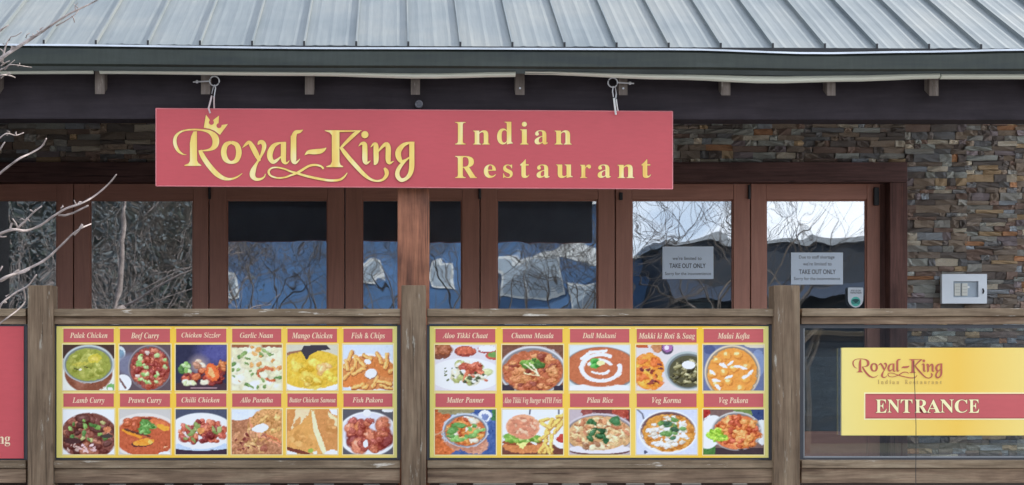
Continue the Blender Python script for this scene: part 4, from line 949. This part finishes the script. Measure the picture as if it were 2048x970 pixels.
for q in ((1883.2,1975,608,606.2),(1883.2,1975,549,547.2)): pass
MB().box(Xb(1907.2),Xb(1956.8),yb+.018,yb+.03,Zb(594.3),Zb(562.7)).build('recess_back', plain('blue_grey_recess', (.38,.44,.50), .5), EB)
for a in (1910, 1924.5):
    s_ = MB().box(Xb(a),Xb(a+11.5),yb+.006,yb+.018,Zb(591.5),Zb(566.5),.002).build('switch_block', plain('cream_switch', (.66,.65,.58), .5), EB)
    ln = MB()
    for j in range(1, 4): ln.box(Xb(a+1.5),Xb(a+10),yb+.0050,yb+.0058,Zb(567+6*j),Zb(566.4+6*j))
    ln.build('switch_gap', plain('switch_gap_grey', (.38,.38,.35), .6), s_)
MB().disc((Xb(1938.5), yb+.012, Zb(574)), .0075, 12, .006).build('knob', M['wcord'], EB)
MB().tube(((Xb(1965.5),yb-.002,Zb(587)),(Xb(1967),yb-.004,Zb(582)),(Xb(1965.5),yb-.002,Zb(577))), .0055, 6).build('latch', M['black'], EB)
# storage tub standing inside behind the glass
tb = MB().box(X(1374,12.5), X(1428,12.5), 12.5, 12.8, FL, Z(603,12.5), .02).build('storage_tub', plain('pale_tub_plastic', (.42,.5,.52), .5), None)
tag(tb, 'pale plastic tub standing inside behind the second last door', 'storage tub')
MB().box(X(1371,12.5), X(1432,12.5), 12.48, 12.82, Z(603,12.5)+.002, Z(599,12.5)+.002, .005).build('lid', plain('tub_lid', (.6,.66,.68), .4), tb)

# ================================================================= FRONT TREE (branches reach in from the left)
TY = 7.0
T = empty('bare_tree', (X(-620, TY), TY, 0), label='leafless tree with pale budded branches reaching in from the left edge', cat='tree')
MB().tube([(X(-620,TY),TY,0),(X(-600,TY),TY,1.0),(X(-560,TY),TY,2.0),(X(-500,TY),TY+.1,3.0),(X(-470,TY),TY+.2,4.2)], [.05,.042,.034,.024,.01], 10).build('trunk', M['branch'], T, smooth=True)
def branch(pl, r0, r1, tw=(), dy=0.0, buds=0):
    n = len(pl); m_ = MB(); yv = TY+dy
    pp = [Vector((X(a,yv), yv+.05*math.sin(i*1.3), Z(b_,yv))) for i, (a, b_) in enumerate(pl)]
    # smooth a little
    q = []
    for i in range(n-1):
        a, b_, c_, e_ = pp[max(i-1,0)], pp[i], pp[i+1], pp[min(i+2,n-1)]
        for k in range(4): t = k/4; q.append(.5*((2*b_)+(c_-a)*t+(2*a-5*b_+4*c_-e_)*t*t+(3*b_-a-3*c_+e_)*t**3))
    q.append(pp[-1])
    rr = [.70*(r0+(r1-r0)*i/(len(q)-1))/2/F*yv*rnd.uniform(.9,1.12) for i in range(len(q))]
    o = m_.tube(q, rr, 7).build('branch', M['branch'], T, smooth=True)
    for k in range(buds):
        i = rnd.randrange(2, len(q)); c_ = q[i]+Vector((rnd.uniform(-.008,.008),-.004,rnd.uniform(-.004,.010)))
        MB().tube([c_, c_+Vector((rnd.uniform(-.006,.010),0,.008)), c_+Vector((rnd.uniform(-.006,.014),0,.016))], [.0022,.0038,.001], 5).build('bud', M['branch'], o)
    for pl2, a, b_ in tw:
        t_ = MB(); pq = [Vector((X(u,yv), yv-.003, Z(v,yv))) for u, v in pl2]
        t_.tube(pq, [(a+(b_-a)*i/(len(pq)-1))/2/F*yv for i in range(len(pq))], 6).build('twig', M['branch'], o, smooth=True)
S_ = (-560, 520)
branch([(-520,420),(-300,300),(-120,200),(-40,155),(5,122),(30,96),(58,72),(85,60),(112,51),(145,30),(185,2),(230,-30)], 16, 3, [
  ([(5,124),(8,105),(12,92),(18,78)],4,2.5),([(12,110),(4,100),(-4,96)],3.5,2),([(18,108),(26,98),(22,92)],3.5,2),([(28,100),(24,94),(34,96),(30,92)],3,2),([(12,92),(6,88),(14,86),(10,92)],3,2),
  ([(18,82),(22,74),(32,72),(42,66),(44,64)],2.5,1.5),([(52,76),(54,70),(60,66)],3,1.5),([(60,74),(78,70),(82,66)],2.5,1.5),([(112,52),(128,44),(150,30),(158,20)],3,1.5),([(144,32),(148,38),(149,45)],3.5,2),([(152,24),(150,14),(156,6)],3,1.5),([(156,16),(148,8)],3,1.5),([(0,62),(8,56),(18,50)],5,2),([(8,128),(-2,118),(-6,110)],5,3),([(2,132),(14,124),(20,122)],3,1.5),([(10,140),(18,130),(30,120)],3,1.2)], buds=7)
branch([(-420,360),(-120,200),(-30,168),(-5,160),(8,154),(18,150),(25,151)], 8, 3, [([(2,157),(10,150),(16,148)],3,2),([(-8,150),(0,140),(5,137)],3,2)], .1, buds=2)
branch([(-400,260),(-60,160),(0,137),(22,133),(38,134),(50,132),(58,130)], 5, 1.5, [([(36,134),(40,128),(39,126)],2.5,1.5)], -.1)
branch([(-450,420),(-120,330),(-20,296),(0,282),(18,270),(30,270),(42,262)], 6, 2.5, [([(14,272),(20,264),(14,262)],3.5,2),([(0,300),(6,290),(10,284)],4,2.5)], .05, buds=3)
branch([(-450,560),(-120,430),(-20,368),(0,352),(40,322),(60,306),(78,290),(91,276)], 9, 4, (), .1)
branch([(-500,600),(-150,515),(-30,478),(0,470.5),(30,461),(51,461),(75,449),(102,434),(136,419),(163,410),(184,393),(204,374),(222,362),(236,352)], 10, 4, [
  ([(117,430),(130,431),(147,426),(165,417),(177,411)],5,3.5),([(33,460),(42,450),(51,442),(64,428),(76,418),(84,412)],5,2.5),([(20,461),(23,448),(26,438),(32,447),(35,456)],4.5,3.5),([(51,442),(44,437),(40,440)],3.5,2),([(51,442),(54,436),(60,443)],4,2.5),([(64,422),(60,420),(68,424),(72,419)],4.5,2),([(0,473),(8,474),(13,473)],4,2.5),([(154,412),(150,404),(148,400)],3.5,1.5),([(156,410),(160,404),(163,404)],5,3)], buds=3)
branch([(-520,900),(-150,660),(-30,583),(0,565),(20,554),(41,543),(82,520),(119,492),(150,469),(166,458),(180,447)], 11, 4, [
  ([(148,470),(158,460),(165,448)],5,4),([(20,553),(36,547),(50,544),(60,538)],6,3.5),([(2,562),(20,552),(38,540)],6,4),([(-4,546),(2,538),(5,532)],4,3)], -.15, buds=2)
branch([(-480,980),(-150,760),(-30,655),(0,622),(10,606),(30,585),(51,570),(71,549)], 8, 4, [([(12,606),(10,602)],6,3)], .0, buds=1)
branch([(-480,1050),(-150,820),(-30,690),(0,652),(20,636),(34,620),(44,603),(48,590),(50,574)], 6, 3, (), .12)
# limbs that join those branches to the trunk, outside the frame
for z0, pts in ((420,(-590,470)),(600,(-600,640)),(900,(-615,920))):
    MB().tube([(X(-600,TY),TY,Z(pts[1]+60,TY)),(X(-560,TY),TY+.02,Z(pts[1],TY)),(X(-500,TY),TY+.02,Z(z0-10,TY))], [.035,.028,.02], 8).build('limb', M['branch'], T, smooth=True)

# ================================================================= ACROSS THE ROAD (seen as reflections in the glass)
def grow(m_, p, dr, ln, rad, lv, r, spread=.6):
    steps = 3; pts = [p.copy()]; rr = [rad]; dcur = dr.copy()
    for i in range(steps):
        dcur = (dcur + Vector((r.uniform(-.22,.22), r.uniform(-.22,.22), r.uniform(-.08,.12)))).normalized()
        pts.append(pts[-1] + dcur*ln/steps); rr.append(max(.0035, rad*(1-.40*(i+1)/steps)))
    m_.tube(pts, rr, 5 if rad > .03 else 3, cap=False)
    if lv > 0:
        for k in range(r.choice((2,3,3)) if lv > 3 else 3):
            a = r.uniform(0, 2*math.pi); u = Vector((math.cos(a), math.sin(a), r.uniform(-.3,.35)))
            grow(m_, pts[-1] if k < 2 else pts[-2], (dcur + u*spread*r.uniform(.7,1.5)).normalized(), ln*r.uniform(.62,.86), rr[-1]*.66, lv-1, r, spread)
def tree(x, y, h, seed, label, rad=.1, lv=6, **k):
    r = random.Random(seed); t = empty('bare_street_tree', (x, y, 0), label=label, cat='tree', **k)
    m_ = MB(); m_.tube([(x,y,0),(x+.05,y,h*.10),(x,y+.04,h*.2)], [rad*1.2,rad,rad*.85], 8).build('trunk', M['bark'], t)
    m_ = MB()
    for q in range(5):
        a = q*1.26+r.uniform(-.4,.4); grow(m_, Vector((x,y+.04,h*(.17+.006*q))), Vector((math.cos(a)*.8,math.sin(a)*.6,1)).normalized(), h*.22, rad*.5, lv-1, r)
    m_.build('crown', M['bark'], t)
grp = 'bare street trees mirrored in the door glass'
tree(4.75, -3.2, 7.0, 3, 'bare dark tree mirrored at the left of the second last door', .10, 5, group=grp)
tree(-3.0, -5.5, 7.0, 11, 'bare dark tree mirrored in the third door', .11, group=grp)
tree(.9, -8.2, 7.2, 23, 'bare dark tree mirrored right of the wooden column', .10, group=grp)
tree(8.3, -15, 9.5, 31, 'bare dark tree mirrored in the last door', .12, 4, group=grp)
tree(-1.2, -15, 8.0, 47, 'bare tree mirrored behind the others near the wooden column', .11, group=grp)
tree(-2.75, -2.6, 5.6, 61, 'small bare tree mirrored at the left of the third door', .07, group=grp)
tree(2.9, -6.5, 6.6, 71, 'bare dark tree mirrored in the fifth door', .09, group=grp)
# thicket of stems at the left
def shrub(x, y, h, seed, label):
    r = random.Random(seed); t = empty('tall_shrub', (x, y, 0), label=label, cat='shrub', group='leafless shrubs mirrored in the left doors')
    m_ = MB()
    for i in range(60):
        a = r.uniform(0, 6.28); l_ = r.uniform(.15, .5); p = Vector((x+r.uniform(-.4,.4), y+r.uniform(-.4,.4), 0)); pts = [p]; dd = Vector((math.cos(a)*l_, math.sin(a)*l_, 1)).normalized(); hh = h*r.uniform(.5,1)
        for s_ in range(5): dd = (dd+Vector((r.uniform(-.2,.2),r.uniform(-.2,.2),-.02*s_))).normalized(); pts.append(pts[-1]+dd*hh/5)
        m_.tube(pts, [.009,.008,.007,.005,.004,.002], 3, cap=False)
        for q in range(7):
            s0 = pts[r.randint(1,5)]; m_.tube([s0, s0+Vector((r.uniform(-.3,.3),r.uniform(-.3,.3),r.uniform(-.1,.4)))], [.004,.0015], 3, cap=False)
    m_.build('stems', M['branch'], t)
    lf = MB()
    for i in range(2600):
        c_ = Vector((x+r.gauss(0,.75), y+r.gauss(0,.6), r.uniform(.1,1)*h)); s_ = r.uniform(.02,.055)
        u = Vector((r.uniform(-1,1),r.uniform(-1,1),r.uniform(-1,1))).normalized()*s_; v = u.cross(Vector((r.uniform(-1,1),r.uniform(-1,1),r.uniform(-1,1)))).normalized()*s_*.5
        lf.quad((c_-u, c_+v, c_+u, c_-v))
    lf.build('foliage', plain('dull_shrub_leaf', (.10,.115,.12), .8, var=.5, scale=4), t)
sl = ['nearest', 'slender', 'broad', 'leaning', 'low', 'tall', 'far']
for i, (x, y, h) in enumerate(((-3.9,-1.5,4.6),(-5.2,-2.2,5.2),(-6.6,-1.4,4.8),(-4.9,-4.5,5.6),(-7.8,-3.5,5.4),(-6.3,-6,6),(-9.6,-3,5.4))):
    shrub(x, y, h, 100+i, ['dense shrub mirrored closest to the third door','dense shrub mirrored in the middle of the second door','dense shrub mirrored in the leftmost door','tall shrub behind the others mirrored in the second door','tall shrub mirrored at the left edge of the leftmost door','back row shrub mirrored between the two left doors','far left shrub mirrored beyond the leftmost door'][i])
# blue building
BX0, BX1, BY = -8.5, 6.1, -24.0
BB = empty('blue_building', (0, BY-4, 0), label='blue sided building with white trim mirrored in the middle doors', cat='building')
M['blue'] = plain('blue_siding', (.068,.150,.30), .6, var=.42, scale=.55, bmp=.3)
M['trim'] = plain('white_trim', (.75,.76,.75), .6)
MB().box(BX0, BX1, BY-8, BY, 0, 6.6).build('wall', M['blue'], BB)
rf = MB(); rf.quad(((BX0-.3,BY+.4,6.55),(BX1+.3,BY+.4,6.55),(BX1+.3,BY-4,7.6),(BX0-.3,BY-4,7.6))); rf.quad(((BX0-.3,BY-8.4,6.55),(BX1+.3,BY-8.4,6.55),(BX1+.3,BY-4,7.6),(BX0-.3,BY-4,7.6)))
rf.build('roof', plain('blue_grey_roof', (.10,.20,.40), .6), BB)
MB().box(BX0-.3, BX1+.3, BY+.38, BY+.44, 6.4, 6.56).build('eave_board', M['trim'], BB)
for xx, ww, z0, z1 in ((3.0,1.5,3.9,4.9),(4.9,.9,3.3,4.2),(.9,.5,4.1,4.6),(-1.6,.9,4.3,4.7),(-5.4,.7,3.9,4.4),(3.2,1.0,2.4,3.2)):
    wf = MB().box(xx-.08, xx+ww+.08, BY, BY+.05, z0-.08, z1+.08, .01).build('window', M['trim'], BB)
    MB().box(xx, xx+ww*.48, BY+.051, BY+.06, z0, z1).box(xx+ww*.52, xx+ww, BY+.051, BY+.06, z0, z1).build('window_pane', plain('blind_pane', (.38,.45,.52), .4), wf)
gb_ = MB(); gb_.poly([(3.9,BY+.6,4.9),(6.0,BY+.6,4.9),(5.0,BY+.6,5.4)], .3); gb_.build('porch_gable', M['trim'], BB)
MB().box(6.15, 7.9, BY-4, BY+.3, 0, 4.9).build('side_wing', M['blue'], BB)
MB().box(6.1, 8.0, BY-4, BY+.45, 4.9, 5.0).build('wing_roof', M['trim'], BB)
# unseen dark shop added to block bright sky in the last doors' reflections
KX0, KX1, KY = 7.2, 15.5, -20.0
KB = empty('added_dark_shop', (11, KY-3, 0), label='added dark flat roofed shop with pale edge that darkens the reflections in the last doors', cat='building')
MB().box(KX0, KX1, KY-6, KY, 0, 4.95).build('wall', plain('slate_cladding', (.028,.036,.05), .7, var=.3, scale=.8), KB)
MB().box(KX0-.15, KX1+.15, KY-6.1, KY+.15, 4.951, 5.12).build('roof_edge', plain('grey_parapet', (.32,.34,.36), .5), KB)
aw = MB(); aw.quad(((KX0,KY+.01,4.0),(KX1,KY+.01,4.0),(KX1,KY+.9,3.6),(KX0,KY+.9,3.6))); aw.build('awning', plain('dark_awning', (.035,.05,.08), .7), KB)
# evergreen hedge closing the left
hd = MB(); r = random.Random(77)
for i in range(9000):
    c_ = Vector((r.uniform(-16,-3.5), -8.2+r.gauss(0,.45), r.uniform(.1,1)**.8*(5.9+.5*math.sin(i)))); s_ = r.uniform(.05,.16)
    u = Vector((r.uniform(-1,1),r.uniform(-1,1),r.uniform(-1,1))).normalized()*s_; v = u.cross(Vector((r.uniform(-1,1),r.uniform(-1,1),r.uniform(-1,1)))).normalized()*s_*.6
    hd.quad((c_-u, c_+v, c_+u, c_-v))
ho = hd.build('evergreen_hedge', plain('hedge_leaf', (.035,.05,.04), .8, var=.6, scale=2)); tag(ho, 'tall dark evergreen hedge mirrored behind the shrubs in the left doors', 'hedge')
MB().box(-16, -3.7, -8.35, -8.05, 0, 5.3).build('hedge_core', plain('hedge_core', (.02,.026,.02), .9), ho)
# low wooded ridge on the horizon
rg = MB(); n = 60; prev = None; r = random.Random(5)
for i in range(n+1):
    x = -300+600*i/n; hgt = 12+6*math.sin(i*.31)+4*math.sin(i*.83+1)+r.uniform(-1,1)
    q = [rg.bm.verts.new((x,-260,-1)), rg.bm.verts.new((x,-290,hgt*.7)), rg.bm.verts.new((x,-330,hgt))]
    if prev: rg.bm.faces.new((prev[0],q[0],q[1],prev[1])); rg.bm.faces.new((prev[1],q[1],q[2],prev[2]))
    prev = q
rg.build('hills', plain('wooded_hill', (.05,.07,.06), .95, var=.4, scale=.1), kind='structure')
